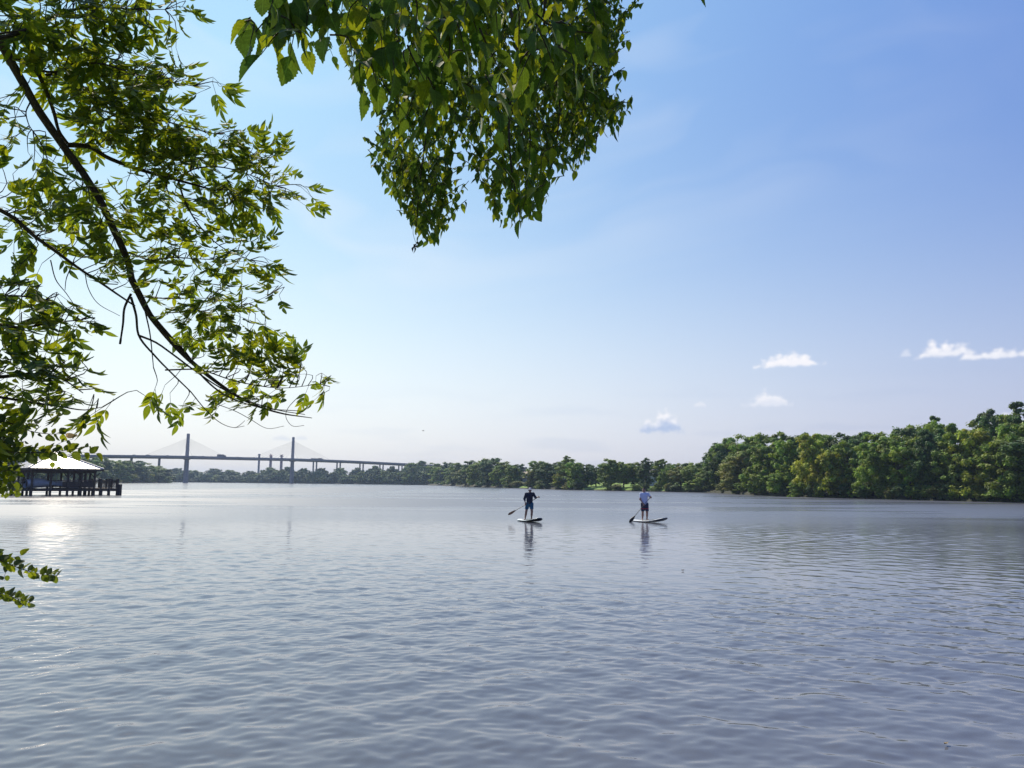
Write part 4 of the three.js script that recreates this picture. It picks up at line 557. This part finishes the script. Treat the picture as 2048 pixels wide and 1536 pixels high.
class Leaves { // collects leaf placements of one plant: the 300 that show largest become parts, the rest one mass per leaf shape
  constructor() { this.list = []; }
  add(p, dir, normal, size, shape, tint) {
    const y = dir.clone().normalize(), z = normal.clone().addScaledVector(y, -normal.dot(y)); if (z.lengthSq() < 1e-5) z.set(0.3, 0.2, 1).addScaledVector(y, -y.dot(V(0.3, 0.2, 1))); z.normalize();
    const x = y.clone().cross(z); this.list.push({ m: new THREE.Matrix4().makeBasis(x.multiplyScalar(size), y.multiplyScalar(size), z.multiplyScalar(size)).setPosition(p), shape, tint, seen: this.shown(p, size) });
  }
  shown(p, size) { const q = p.clone().applyMatrix4(camera.matrixWorldInverse); if (q.z > -0.2) return 0; const x = q.x / -q.z, y = q.y / -q.z; return Math.abs(x) < 0.68 && Math.abs(y) < 0.51 ? size / -q.z : size / -q.z * 0.01; }
  build(root, shapes, mats, most = 300) {
    this.list.sort((a, b) => b.seen - a.seen);
    const inv = new THREE.Matrix4().copy(root.matrixWorld).invert(), masses = new Map();
    this.list.forEach((l, i) => {
      const m = inv.clone().multiply(l.m);
      if (i < most && l.seen > 0.004) { const leaf = part('leaf', shapes[l.shape], mats[l.tint], root); m.decompose(leaf.position, leaf.quaternion, leaf.scale); return; }
      const key = l.shape + '|' + l.tint; if (!masses.has(key)) masses.set(key, []); masses.get(key).push(m);
    });
    for (const [key, list] of masses) { const [s, t] = key.split('|'), o = new THREE.InstancedMesh(shapes[s], mats[t], list.length); o.name = 'foliage'; o.castShadow = o.receiveShadow = true; o.userData.kind = 'stuff'; list.forEach((m, i) => o.setMatrixAt(i, m)); o.instanceMatrix.needsUpdate = true; root.add(o); }
  }
}
camera.matrixWorldInverse.copy(camera.matrixWorld).invert();
const inside = (poly, x, y) => { let c = false; for (let i = 0, j = poly.length - 1; i < poly.length; j = i++) { const [xi, yi] = poly[i], [xj, yj] = poly[j]; if (yi > y !== yj > y && x < (xj - xi) * (y - yi) / (yj - yi) + xi) c = !c; } return c; };
function scatter(poly, gap, r, tries = 4000) { const xs = poly.map((p) => p[0]), ys = poly.map((p) => p[1]), x0 = Math.min(...xs), x1 = Math.max(...xs), y0 = Math.min(...ys), y1 = Math.max(...ys), out = []; for (let i = 0; i < tries; i++) { const x = lerp(x0, x1, r()), y = lerp(y0, y1, r()); if (inside(poly, x, y) && !out.some((p) => (p[0] - x) ** 2 + (p[1] - y) ** 2 < gap * gap)) out.push([x, y]); } return out; }
const ballot = (r, v) => V(r() - 0.5, r() - 0.5, r() - 0.5).multiplyScalar(v);
const twigMat = std({ map: barkMap, color: rgb(0.55, 0.5, 0.5), roughness: 0.9 }), limbMat = std({ map: barkMap, color: rgb(0.75, 0.7, 0.72), roughness: 0.95, bumpMap: texture(128, 256, (u, v) => { const n = 0.5 + tiled(u, v * 0.6, 26, 4) * 0.35 + tiled(u, v, 60, 2) * 0.2; return [n, n, n]; }, false), bumpScale: 0.012 });

// --- the ash whose limb slants down through the upper left
{
  const r = rng(77), root = thing('ash_tree', 'ash tree leaning in from the left with a dark slanting limb and sunlit feathery leaves', 'tree', V(-6.6, 0.3, -2.0));
  root.updateMatrixWorld(true); const off = root.position, L = new Leaves(), bones = [];
  const px = (list, d0, d1 = d0) => list.map(([x, y], i) => along(x, y, lerp(d0, d1, i / (list.length - 1))));
  const toLocal = (pts) => pts.map((p) => p.clone().sub(off));
  function branch(name, pts, w0, order) { const w = typeof w0 === 'function' ? (t) => w0(t) * 0.72 : w0.map((q) => Math.max(0.0018, q * 0.72)); part(name, limb(toLocal(pts), w, order ? 6 : 9, order ? 0 : 40, order ? 0.05 : 0.1), limbMat, root); const c = new THREE.CatmullRomCurve3(pts, false, 'centripetal'); for (let i = 0; i <= 24; i++) bones.push([c.getPointAt(i / 24), c.getTangentAt(i / 24)]); }
  const start = along(-60, -25, 5.7);
  part('trunk', limb([V(0, -0.5, 0), V(0.05, 1.2, -0.2), V(0.35, 2.6, -0.6), V(0.75, 4.0, -1.1), V(1.1, 6.4, -1.4)], (t) => 0.2 - 0.09 * t + 0.08 * Math.exp(-t * 18), 12, 40, 0.08), limbMat, root);
  part('limb', limb([V(0.72, 3.9, -1.05), V(1.0, 4.5, -1.6), start.clone().sub(off).add(V(-0.25, 0.35, 0.2)), start.clone().sub(off)], [0.085, 0.05], 9, 14, 0.06), limbMat, root);
  branch('limb', px([[-60, -25], [0, 85], [40, 155], [80, 225], [125, 290], [165, 345], [200, 400], [230, 465], [255, 520], [264, 562]], 5.7, 6.1), (t) => 0.038 - 0.006 * t, 0);
  branch('branch', px([[264, 560], [280, 592], [300, 630], [330, 668], [362, 704], [400, 738], [450, 776], [500, 806], [560, 826], [624, 836]], 6.1, 6.4), (t) => 0.034 * Math.pow(1 - t, 0.9) + 0.004, 1);
  branch('branch', px([[18, 108], [70, 139], [92, 182], [108, 225], [118, 262], [138, 290]], 5.75, 5.95), [0.026, 0.014], 1);
  branch('branch', px([[92, 150], [130, 150], [190, 190], [250, 222], [340, 245], [430, 268]], 5.8, 6.2), [0.014, 0.005], 1);
  branch('branch', px([[72, 140], [110, 144], [160, 128], [205, 128], [260, 145], [330, 162], [386, 172]], 5.8, 5.5), [0.013, 0.004], 1);
  branch('branch', px([[137, 290], [180, 294], [215, 315], [270, 336], [330, 354], [358, 361], [430, 381]], 6.0, 6.3), [0.026, 0.011], 1);
  branch('branch', px([[358, 361], [385, 339], [440, 334], [500, 350], [550, 372]], 6.25, 6.5), [0.01, 0.004], 1);
  branch('branch', px([[357, 362], [368, 398], [396, 448], [440, 492], [500, 520]], 6.25, 6.1), [0.011, 0.004], 1);
  branch('branch', px([[-40, 80], [0, 76], [50, 61], [100, 36], [160, 17], [270, 18], [330, 19]], 5.4, 5.9), [0.022, 0.004], 1);
  branch('branch', px([[-40, 72], [0, 67], [36, 62]], 5.3, 5.4), [0.01, 0.008], 1);
  branch('branch', px([[28, 435], [70, 473], [105, 498], [140, 524], [170, 545], [205, 568], [240, 592], [270, 612]], 5.5, 6.0), [0.018, 0.008], 1);
  branch('branch', px([[-60, 395], [-10, 415], [28, 436]], 5.4, 5.5), [0.022, 0.018], 1);
  branch('dead_stub', px([[262, 588], [249, 616], [246, 648], [240, 688]], 6.05, 6.0), (t) => 0.014 - 0.005 * t + (t > 0.9 ? 0.003 : 0), 1);
  branch('branch', px([[262, 594], [272, 630], [278, 672], [310, 712], [345, 748], [382, 784]], 6.0, 6.1), [0.014, 0.007], 1);
  branch('branch', px([[278, 671], [310, 684], [342, 706], [385, 738], [440, 775], [500, 803], [555, 820], [610, 829]], 6.05, 6.3), [0.011, 0.004], 1);
  branch('branch', px([[282, 585], [292, 630], [300, 668], [307, 735]], 6.0, 5.8), [0.009, 0.004], 1);
  branch('branch', px([[305, 632], [340, 672], [372, 706], [404, 752], [450, 790], [520, 815], [600, 822]], 6.15, 6.5), [0.016, 0.004], 1);
  branch('branch', px([[382, 784], [410, 818], [440, 845], [466, 855], [489, 852]], 6.1, 6.1), [0.006, 0.002], 1);
  branch('branch', px([[470, 856], [480, 850], [490, 841]], 6.1, 6.1), [0.003, 0.002], 1);
  branch('branch', px([[410, 800], [470, 822], [500, 838], [535, 857], [568, 852]], 6.2, 6.1), [0.005, 0.002], 1);
  branch('branch', px([[600, 790], [575, 818], [572, 835], [585, 852], [608, 851]], 6.35, 6.2), [0.004, 0.002], 1);
  branch('branch', px([[330, 740], [400, 740], [470, 762], [560, 776], [640, 768]], 6.2, 6.4), [0.008, 0.003], 1);
  branch('branch', px([[288, 594], [330, 597], [380, 596], [424, 597]], 6.1, 6.0), [0.006, 0.003], 1);
  branch('branch', px([[330, 626], [400, 622], [470, 614], [510, 603], [535, 592]], 6.2, 6.3), [0.006, 0.002], 1);
  branch('branch', px([[258, 505], [300, 520], [345, 515], [400, 518], [470, 520]], 6.05, 6.3), [0.009, 0.003], 1);
  branch('branch', px([[101, 520], [112, 560], [132, 586], [150, 612]], 5.6, 5.7), [0.006, 0.003], 1); branch('branch', px([[146, 527], [133, 556], [130, 580]], 5.7, 5.6), [0.006, 0.003], 1);
  branch('branch', px([[170, 545], [176, 575], [195, 606], [240, 632]], 5.8, 5.9), [0.005, 0.002], 1);
  branch('branch', px([[60, 205], [52, 225], [58, 250], [66, 262]], 5.7, 5.5), [0.007, 0.003], 1);
  // lower clump from off the left edge
  branch('branch', px([[-120, 600], [-30, 642], [40, 655], [100, 646], [160, 640]], 5.0, 5.4), [0.02, 0.004], 1); branch('branch', px([[-120, 700], [-20, 752], [60, 748], [120, 756], [166, 786]], 4.9, 5.2), [0.02, 0.004], 1);
  branch('branch', px([[-120, 760], [-20, 790], [60, 804], [125, 814], [170, 820], [205, 814]], 5.0, 5.2), [0.015, 0.003], 1); branch('branch', px([[-120, 560], [-30, 590], [40, 592], [90, 600]], 5.0, 5.2), [0.014, 0.004], 1);
  // small twigs with pinnate leaves
  const twigs = []; let sprays = 0;
  function compound(base, dir, up, len, n) {
    const d = dir.clone().normalize(), s = up.clone().cross(d).normalize(), nrm = d.clone().cross(s).multiplyScalar(-1), sag = V(0, -0.25, 0), tip = base.clone().addScaledVector(d, len).addScaledVector(sag, len * 0.3), tint = () => (r() < 0.26 ? 1 : r() < 0.36 ? 2 : 0);
    twigs.push(bar(base.clone().sub(off), tip.clone().sub(off), 0.0016, 3));
    for (let k = 0; k < n; k++) { const t = 0.36 + 0.6 * (k + 0.4) / n, p = base.clone().lerp(tip, t); for (const q of [-1, 1]) L.add(p, d.clone().multiplyScalar(0.75).addScaledVector(s, q * (0.75 - 0.2 * t)).addScaledVector(sag, 0.5 + 0.4 * r()).add(ballot(r, 0.25)), nrm.clone().add(ballot(r, 0.9)), (0.074 + 0.03 * r()) * (1 - 0.12 * Math.abs(t - 0.6)), (r() * 3) | 0, tint()); }
    L.add(tip, d.clone().addScaledVector(sag, 0.5).add(ballot(r, 0.2)), nrm.clone().add(ballot(r, 0.7)), 0.094 + 0.02 * r(), (r() * 3) | 0, tint());
  }
  function spray(x, y, spread = 0.35, leaves = 3) {
    const dRef = bones.reduce((best, [p, t]) => { const q = p.clone().applyMatrix4(camera.matrixWorldInverse), bx = 1024 - q.x / q.z * FOCAL, by = 768 + q.y / q.z * FOCAL, dx = x - bx, dy = y - by, dist = Math.hypot(dx, dy), cost = dist + (dx < -8 ? 45 : 0) + (dy < -60 ? 20 : 0); return cost < best[0] ? [cost, p, t, Math.hypot(p.x, p.z), dist] : best; }, [1e9]);
    const [, p, t, depth] = dRef, tip = along(x, y, depth + (r() - 0.5) * 2 * spread), a = p.clone().lerp(tip, 0.5).addScaledVector(t, 0.06).add(V(0, 0.03 + 0.04 * r(), 0)).add(ballot(r, 0.08)), c = new THREE.CatmullRomCurve3([p, a, tip]);
    if (dRef[4] > 4) twigs.push(limb(toLocal([p, a, tip]), [0.0042, 0.0018], 4, 5)); sprays++;
    const n = leaves; for (let k = 0; k < n; k++) { const u = k === n - 1 ? 1 : 0.5 + 0.5 * (k + r() * 0.5) / n, b = c.getPoint(Math.min(1, u)), tan = c.getTangent(Math.min(1, u)), side = V(tan.z, 0.35 * (r() - 0.3), -tan.x).normalize().multiplyScalar((k % 2 ? 1 : -1) * 0.75); compound(b, tan.clone().multiplyScalar(0.8).add(V(0.28, -0.02, 0)).add(k === n - 1 ? V(0, 0, 0) : side).add(ballot(r, 0.5)), V(0, 1, 0).add(ballot(r, 1.1)).addScaledVector(SUN, 0.6), 0.13 + 0.06 * r(), 2 + (r() < 0.6 ? 1 : 0)); }
  }
  const fill = (poly, gap, leaves = 3, spread) => scatter(poly, gap * 0.86, r).forEach(([x, y]) => spray(x, y, spread, leaves));
  fill([[-30, -20], [270, -20], [285, 40], [290, 95], [325, 135], [335, 185], [300, 240], [250, 260], [190, 285], [130, 230], [100, 180], [60, 110], [20, 40], [-30, 40]], 25);                           // top
  fill([[0, 45], [20, 50], [10, 75], [0, 70]], 16, 2); fill([[150, 180], [345, 150], [350, 230], [330, 300], [240, 300], [170, 280]], 31);
  fill([[260, 255], [350, 245], [410, 262], [478, 255], [500, 280], [440, 300], [380, 330], [300, 330]], 26, 3); fill([[490, 285], [548, 278], [562, 300], [520, 330], [480, 330]], 17, 2);
  fill([[300, 300], [520, 320], [560, 345], [562, 400], [500, 405], [460, 430], [490, 480], [530, 520], [540, 572], [490, 560], [440, 600], [390, 640], [330, 620], [290, 560], [270, 500], [250, 440], [230, 390], [260, 350]], 29);
  fill([[440, 400], [520, 385], [560, 400], [480, 420]], 22, 3); fill([[-20, 195], [18, 205], [50, 245], [62, 285], [95, 300], [92, 335], [120, 370], [130, 420], [70, 440], [-20, 430]], 37, 2);                        // left of the limb
  fill([[60, 340], [110, 320], [200, 420], [230, 500], [150, 490], [60, 470], [-20, 470], [-20, 430], [100, 430]], 34, 2); fill([[-20, 470], [60, 480], [110, 530], [60, 540], [-20, 490]], 44, 2); fill([[170, 480], [240, 500], [250, 565], [200, 555]], 26, 2);
  fill([[120, 360], [180, 370], [235, 480], [190, 470]], 27);
  fill([[420, 600], [475, 600], [480, 655], [530, 690], [570, 715], [540, 740], [470, 730], [400, 680], [360, 650]], 26, 3); fill([[330, 620], [400, 640], [480, 700], [500, 750], [430, 730], [370, 690]], 34, 2);
  fill([[520, 720], [595, 705], [600, 745], [570, 770], [555, 795], [500, 800], [520, 760]], 22, 3); fill([[380, 720], [520, 780], [540, 800], [470, 800], [400, 760]], 36, 2);
  for (const [x, y, n] of [[622, 392, 2], [595, 400, 2], [612, 383, 2], [438, 172, 2], [425, 165, 2], [410, 180, 1], [376, 22, 2], [365, 12, 2], [352, 32, 2], [340, 8, 2], [552, 292, 2], [566, 348, 2], [470, 250, 2], [650, 765, 2], [632, 752, 2], [618, 770, 2], [640, 790, 1], [608, 748, 1], [288, 790, 1], [310, 776, 2], [340, 786, 1], [330, 770, 1], [368, 805, 1], [400, 810, 1], [392, 795, 1], [438, 812, 2], [420, 790, 2], [552, 575, 2], [545, 560, 2], [558, 590, 1], [540, 530, 2], [520, 430, 2], [500, 455, 2], [300, 238, 2], [345, 110, 2], [335, 90, 2], [350, 140, 1], [352, 95, 1], [495, 648, 2], [585, 715, 2], [20, 196, 2], [8, 215, 2], [38, 215, 1]]) spray(x, y, 0.2, n);
  // lower clump
  fill([[-40, 566], [20, 568], [60, 578], [100, 590], [108, 615], [60, 625], [-40, 640]], 36); fill([[-40, 640], [80, 628], [150, 612], [168, 640], [150, 662], [90, 665], [-40, 690]], 38); fill([[-40, 690], [60, 690], [110, 690], [145, 730], [160, 775], [145, 800], [90, 800], [-40, 790]], 35, 3); fill([[-40, 790], [90, 800], [140, 820], [80, 830], [-40, 850]], 38, 2);
  for (const [x, y, n] of [[205, 815, 2], [190, 826, 2], [180, 808, 1], [165, 640, 2], [172, 648, 1], [148, 618, 1], [46, 560, 1], [105, 590, 1], [112, 690, 1], [160, 720, 1], [168, 770, 2], [5, 572, 1]]) spray(x, y, 0.2, n);
  // more of the crown above the frame
  for (let i = 0; i < 16; i++) spray(-250 + r() * 560, -40 - r() * 300, 0.9, 3);
  for (let i = 0; i < 5; i++) spray(-260 + r() * 180, r() * 800, 0.6, 3);
  const t = part('twigs', merge(twigs), twigMat, root); t.userData.kind = 'stuff';
  const s = (o) => leafGeometry({ n: 6, belly: 0.4, ...o });
  L.build(root, [s({ w: 0.34, fold: 0.15, droop: 0.2, lop: 0.08 }), s({ w: 0.4, fold: 0.25, droop: 0.1, lop: -0.1 }), s({ w: 0.3, fold: 0.1, droop: 0.32, lop: 0.05 })], [foliage(0.31, 0.385, 0.028, 0.62), foliage(0.46, 0.48, 0.022, 0.66), foliage(0.14, 0.21, 0.05, 0.5)]);
}

// --- the elm hanging from above the frame
{
  const r = rng(91), root = thing('elm_tree', 'elm boughs hanging from above, dense with toothed leaves, bright yellow-green at their left', 'tree', V(2.4, 0.4, 2.2)); root.updateMatrixWorld(true);
  const off = root.position, L = new Leaves(), twigs = [], toLocal = (pts) => pts.map((p) => p.clone().sub(off)), px = (list, d0, d1 = d0) => list.map(([x, y], i) => along(x, y, lerp(d0, d1, i / (list.length - 1))));
  part('trunk', limb([V(0, -0.5, 0), V(0.1, 1.5, 0.1), V(-0.1, 3.2, -0.2), V(-0.5, 5.2, -1.0)], (t) => 0.26 - 0.12 * t + 0.1 * Math.exp(-t * 16), 12, 36, 0.08), limbMat, root);
  part('limb', limb([V(-0.35, 4.6, -0.8), V(-1.2, 5.0, -2.4), V(-2.4, 5.3, -4.4), V(-2.9, 5.4, -6.6), V(-3.0, 5.5, -9)], [0.12, 0.03], 9, 26, 0.06), limbMat, root);
  const spine = new THREE.CatmullRomCurve3([V(-0.35, 4.6, -0.8), V(-1.2, 5.0, -2.4), V(-2.4, 5.3, -4.4), V(-2.9, 5.4, -6.6), V(-3.0, 5.5, -9)].map((p) => p.add(off)), false, 'centripetal').getPoints(40);
  const bough = (list, d0, d1, w) => part('branch', limb(toLocal([spine.reduce((m, p) => (p.distanceTo(along(list[0][0], -300, d0)) < m.distanceTo(along(list[0][0], -300, d0)) ? p : m)), along(list[0][0], -330, d0), ...px(list, d0, d1)]), w, 7, 0, 0.06), limbMat, root);
  bough([[900, -90], [905, 40], [885, 150], [855, 262], [838, 380], [832, 470]], 4.8, 5.0, [0.022, 0.003]); bough([[990, -90], [1035, 90], [1018, 230], [1022, 330], [1040, 430]], 3.6, 3.7, [0.018, 0.003]); bough([[1180, -90], [1196, 60], [1205, 180], [1190, 300]], 5.0, 5.4, [0.02, 0.004]);
  bough([[1040, -90], [1062, 20], [1110, 55], [1185, 66]], 2.7, 2.8, [0.011, 0.003]); bough([[640, -90], [560, 10], [512, 60], [500, 110]], 2.7, 2.6, [0.009, 0.002]); bough([[770, -90], [745, 30], [742, 120], [800, 215]], 2.8, 2.9, [0.01, 0.002]); bough([[1100, -90], [1088, 60], [1120, 200], [1110, 300]], 4.6, 5.0, [0.02, 0.004]);
  // a twig that hangs to its tip with leaves set alternately along it
  function twig(x, y, d, len, size, gapM, lean) {
    const tip = along(x, y, d), top = tip.clone().add(V((r() - 0.5) * len * (size > 0.075 ? 1.15 : 1.45) + lean * len, len * (0.45 + 0.5 * r()), (r() - 0.5) * len * 1.2)), mid = top.clone().lerp(tip, 0.5).add(V((r() - 0.5) * 0.05, 0.04, (r() - 0.5) * 0.05)), c = new THREE.CatmullRomCurve3([top, mid, tip]);
    twigs.push(limb(toLocal([top, mid, tip]), [0.0032 * size / 0.08, 0.0012], 4, 5));
    const n = Math.max(2, Math.round(c.getLength() / gapM));
    for (let k = 0; k <= n; k++) { const t = 0.12 + 0.88 * k / n, p = c.getPoint(t), tan = c.getTangent(t), a = r() * 6.283, out = V(Math.cos(a), 0, Math.sin(a)).addScaledVector(tan, 0.2), dir = k === n ? tan.clone().add(ballot(r, 0.5)) : out.multiplyScalar(0.55 + 0.4 * r()).add(V(0, -0.2 - 0.85 * r(), 0)).addScaledVector(tan, 0.25).add(ballot(r, size > 0.075 ? 1.0 : 0.5)); L.add(p, dir, V(out.x, 0.9, out.z).add(ballot(r, 1.0)), size * (0.72 + 0.45 * r()), (r() * 3) | 0, r() < 0.26 ? 1 : r() < 0.4 ? 2 : 0); }
  }
  const fill = (poly, gap, d0, d1, len, size, gapM, lean = 0) => scatter(poly, gap, r).forEach(([x, y]) => twig(x, y, lerp(d0, d1, r()), len, size, gapM, lean));
  // far, finer sprays (three overlapping depths)
  const far = [[690, 120], [760, 250], [752, 305], [775, 330], [765, 370], [800, 385], [822, 440], [835, 480], [862, 488], [890, 462], [885, 400], [895, 340], [905, 290], [935, 270], [925, 285], [950, 330], [985, 440], [1040, 450], [1090, 410], [1078, 350], [1120, 335], [1155, 352], [1185, 300], [1180, 275], [1235, 262], [1250, 225], [1205, 180], [1225, 130], [1222, 90], [1255, 40], [1235, 5], [1225, -60], [700, -60]];
  for (const [d0, d1, gap] of [[4.6, 5.4, 19], [5.2, 6.4, 20], [5.8, 7.2, 23]]) fill(far, gap, d0, d1, 0.27, 0.07, 0.036);
  fill([[1130, 60], [1245, 20], [1230, 110], [1195, 180], [1250, 232], [1200, 268], [1150, 345], [1080, 340], [1100, 200]], 15, 5, 6.4, 0.26, 0.064, 0.034);
  fill([[960, -60], [1220, -60], [1215, 60], [1200, 200], [1170, 300], [1060, 320], [960, 240], [930, 120]], 26, 5.5, 8, 0.4, 0.068, 0.032);
  fill([[760, 340], [900, 340], [890, 460], [860, 486], [835, 470]], 13, 4.7, 5.3, 0.22, 0.06, 0.036); fill([[600, -20], [690, -20], [690, 130], [640, 120], [615, 100]], 26, 4.4, 5.2, 0.25, 0.055, 0.04);
  // near leaves
  fill([[470, 60], [540, 30], [600, 40], [625, 90], [600, 120], [545, 125], [495, 105]], 27, 2.35, 2.7, 0.15, 0.098, 0.055, 0.3); fill([[500, -60], [700, -60], [690, 20], [640, 60], [540, 40]], 34, 2.4, 2.9, 0.18, 0.096, 0.055);
  fill([[640, 0], [900, -40], [905, 120], [880, 170], [780, 170], [690, 140], [655, 90]], 36, 2.4, 3.0, 0.17, 0.098, 0.050); fill([[690, 110], [760, 170], [720, 190]], 26, 2.5, 2.8, 0.14, 0.095, 0.055);
  fill([[790, 150], [880, 130], [885, 230], [845, 268], [800, 250]], 30, 2.6, 3.0, 0.16, 0.095, 0.050); fill([[890, -40], [1190, -40], [1200, 130], [1165, 150], [1100, 165], [1050, 200], [960, 200], [900, 170]], 38, 2.4, 3.0, 0.18, 0.101, 0.046);
  fill([[930, 180], [1060, 180], [1045, 235], [1000, 262], [945, 240]], 36, 2.7, 3.3, 0.18, 0.095, 0.050); fill([[995, 300], [1080, 320], [1095, 395], [1060, 440], [1030, 448], [1000, 400]], 30, 3.3, 3.8, 0.2, 0.092, 0.050);
  // the rest of the bough, above the frame, which shades what hangs below it
  for (let i = 0; i < 420; i++) twig(850 + r() * 560, -30 - Math.pow(r(), 0.8) * 620, 2.6 + r() * 4.4, 0.42, 0.085, 0.045, 0);
  const dead = part('dead_leaf_cluster', merge([limb(toLocal(px([[829, 440], [826, 466], [831, 484]], 4.9)), [0.0016, 0.0012], 4, 5), ...Array.from({ length: 9 }, () => leafGeometry({ w: 0.4, n: 4, fold: 0.8, droop: 0.7 }).scale(0.035, 0.035, 0.035).rotateX(r() * 6).rotateY(r() * 6).rotateZ(r() * 6).translate(...along(827 + r() * 9, 482 + r() * 18, 4.9).sub(off).toArray()))]), std({ color: rgb(0.05, 0.035, 0.035), roughness: 0.9, side: THREE.DoubleSide }), root); dead.userData.label = 'small cluster of dark withered leaves dangling at the lowest tip';
  const t = part('twigs', merge(twigs), twigMat, root); t.userData.kind = 'stuff';
  const s = (o) => leafGeometry({ n: 9, teeth: 0.13, belly: 0.37, tip: 1.05, ...o });
  L.build(root, [s({ w: 0.52, fold: 0.12, droop: 0.16, lop: 0.1 }), s({ w: 0.6, fold: 0.2, droop: 0.28, lop: -0.08 }), s({ w: 0.46, fold: 0.3, droop: 0.1, lop: 0.12 })], [foliage(0.16, 0.24, 0.03, 0.54), foliage(0.37, 0.41, 0.024, 0.64), foliage(0.1, 0.18, 0.036, 0.5)]);
}

// --- young elm on the left bank: the tangle over the boathouse and the low twigs above the water
{
  const r = rng(123), root = thing('elm_sapling', 'young small-leaved elm at the left edge, partly hiding the boathouse', 'tree', V(-3.25, 0.2, -3.4)); root.updateMatrixWorld(true);
  const off = root.position, L = new Leaves(), twigs = [], toLocal = (pts) => pts.map((p) => p.clone().sub(off)), px = (list, d0, d1 = d0) => list.map(([x, y], i) => along(x, y, lerp(d0, d1, i / (list.length - 1))));
  part('trunk', limb([V(0, -0.5, 0), V(0, 0.7, 0), V(0, 1.5, 0), V(0, 2.75, 0)], (t) => 0.045 - 0.03 * t, 8, 20, 0.06), limbMat, root);
  function shoot(list, d0, d1, w, gap, size, keep = 0) { const pts = px(list, d0, d1); pts.unshift(V(off.x, clamp(pts[0].y - 0.12 + 0.1 * r(), 0.5, 2.75), off.z)); const c = new THREE.CatmullRomCurve3(pts, false, 'centripetal'), n = Math.round(c.getLength() / gap); part('branch', limb(toLocal(pts), w, 5, 0, 0.03), twigMat, root);
    for (let k = 0; k <= n; k++) { const t = keep + (1 - keep) * k / n, p = c.getPointAt(t), tan = c.getTangentAt(t), s = k % 2 ? 1 : -1, up = V(0, s * (0.7 + 0.3 * r()), 0.5 * (r() - 0.5)); L.add(p, tan.clone().multiplyScalar(0.7).add(up).add(ballot(r, 0.5)), V(0.2, 0.3, 1).add(ballot(r, 1.6)), size * (0.65 + 0.6 * r()), (r() * 3) | 0, r() < 0.28 ? 1 : r() < 0.4 ? 2 : 0); } }
  const D = 5.2;
  shoot([[-160, 1050], [-60, 1085], [0, 1120], [50, 1140], [85, 1149], [116, 1151]], 4.6, D, [0.007, 0.0014], 0.026, 0.05, 0.35); shoot([[-20, 1112], [15, 1118], [35, 1112], [42, 1111]], D, D, [0.003, 0.001], 0.03, 0.048); shoot([[-160, 1130], [-60, 1165], [0, 1187], [35, 1197], [62, 1206]], 4.6, D, [0.006, 0.0014], 0.026, 0.045, 0.4); shoot([[-40, 1090], [0, 1108], [14, 1150], [6, 1160]], D, D, [0.003, 0.001], 0.03, 0.045);
  shoot([[-160, 840], [-40, 838], [20, 846], [60, 862], [100, 868], [126, 867]], 4.8, D, [0.008, 0.0016], 0.04, 0.052, 0.3); shoot([[40, 900], [80, 902], [112, 890], [132, 881], [146, 878]], D, D, [0.004, 0.0012], 0.03, 0.042); shoot([[-140, 930], [-20, 905], [60, 905], [110, 903], [150, 898], [178, 893]], 4.8, D, [0.006, 0.0014], 0.05, 0.038, 0.3); shoot([[120, 905], [150, 903], [180, 907], [192, 907]], D, D, [0.003, 0.001], 0.03, 0.07); shoot([[90, 900], [105, 925], [112, 938]], D, D, [0.002, 0.001], 0.045, 0.04);
  const dry = part('dry_leaf', leafGeometry({ w: 0.55, n: 6, fold: 0.5, droop: 0.5 }), phys({ color: rgb(0.62, 0.4, 0.22), roughness: 0.8, transmission: 0.4, thickness: 0, side: THREE.DoubleSide }), root); dry.position.copy(along(131, 868, D).sub(off)); dry.rotation.set(0.3, 0.2, -1.9); dry.scale.setScalar(0.062); dry.userData.label = 'dry curled tan leaf at the end of a twig';
  for (let i = 0; i < 32; i++) { const y = 838 + r() * 145, reach = y < 870 ? 90 : y < 900 ? 72 : y < 940 ? 58 : 52, x1 = -10 + r() * reach; shoot([[-150 + r() * 40, y + (r() - 0.5) * 90], [-60, y + (r() - 0.5) * 40], [lerp(-60, x1, 0.6), y + (r() - 0.5) * 16], [x1, y + (r() - 0.4) * 12]], 4.7 + r() * 0.5, 4.7 + r() * 1.0, [0.004, 0.001], 0.044, 0.042, 0.45); }
  for (let i = 0; i < 26; i++) { const y = 850 + r() * 380; shoot([[-300, y - 30], [-200, y], [-90 - r() * 60, y + (r() - 0.5) * 40]], 4.2, 4.6, [0.005, 0.001], 0.04, 0.05, 0.3); }
  const s = (o) => leafGeometry({ n: 6, teeth: 0.08, belly: 0.38, tip: 0.8, ...o });
  L.build(root, [s({ w: 0.66, fold: 0.12, droop: 0.12, lop: 0.08 }), s({ w: 0.74, fold: 0.25, droop: 0.25 }), s({ w: 0.56, fold: 0.4, droop: 0.1, lop: -0.1 })], [foliage(0.24, 0.3, 0.04, 0.55), foliage(0.38, 0.42, 0.03, 0.65), foliage(0.11, 0.15, 0.07, 0.45)]);
}

renderer.render(scene, camera);
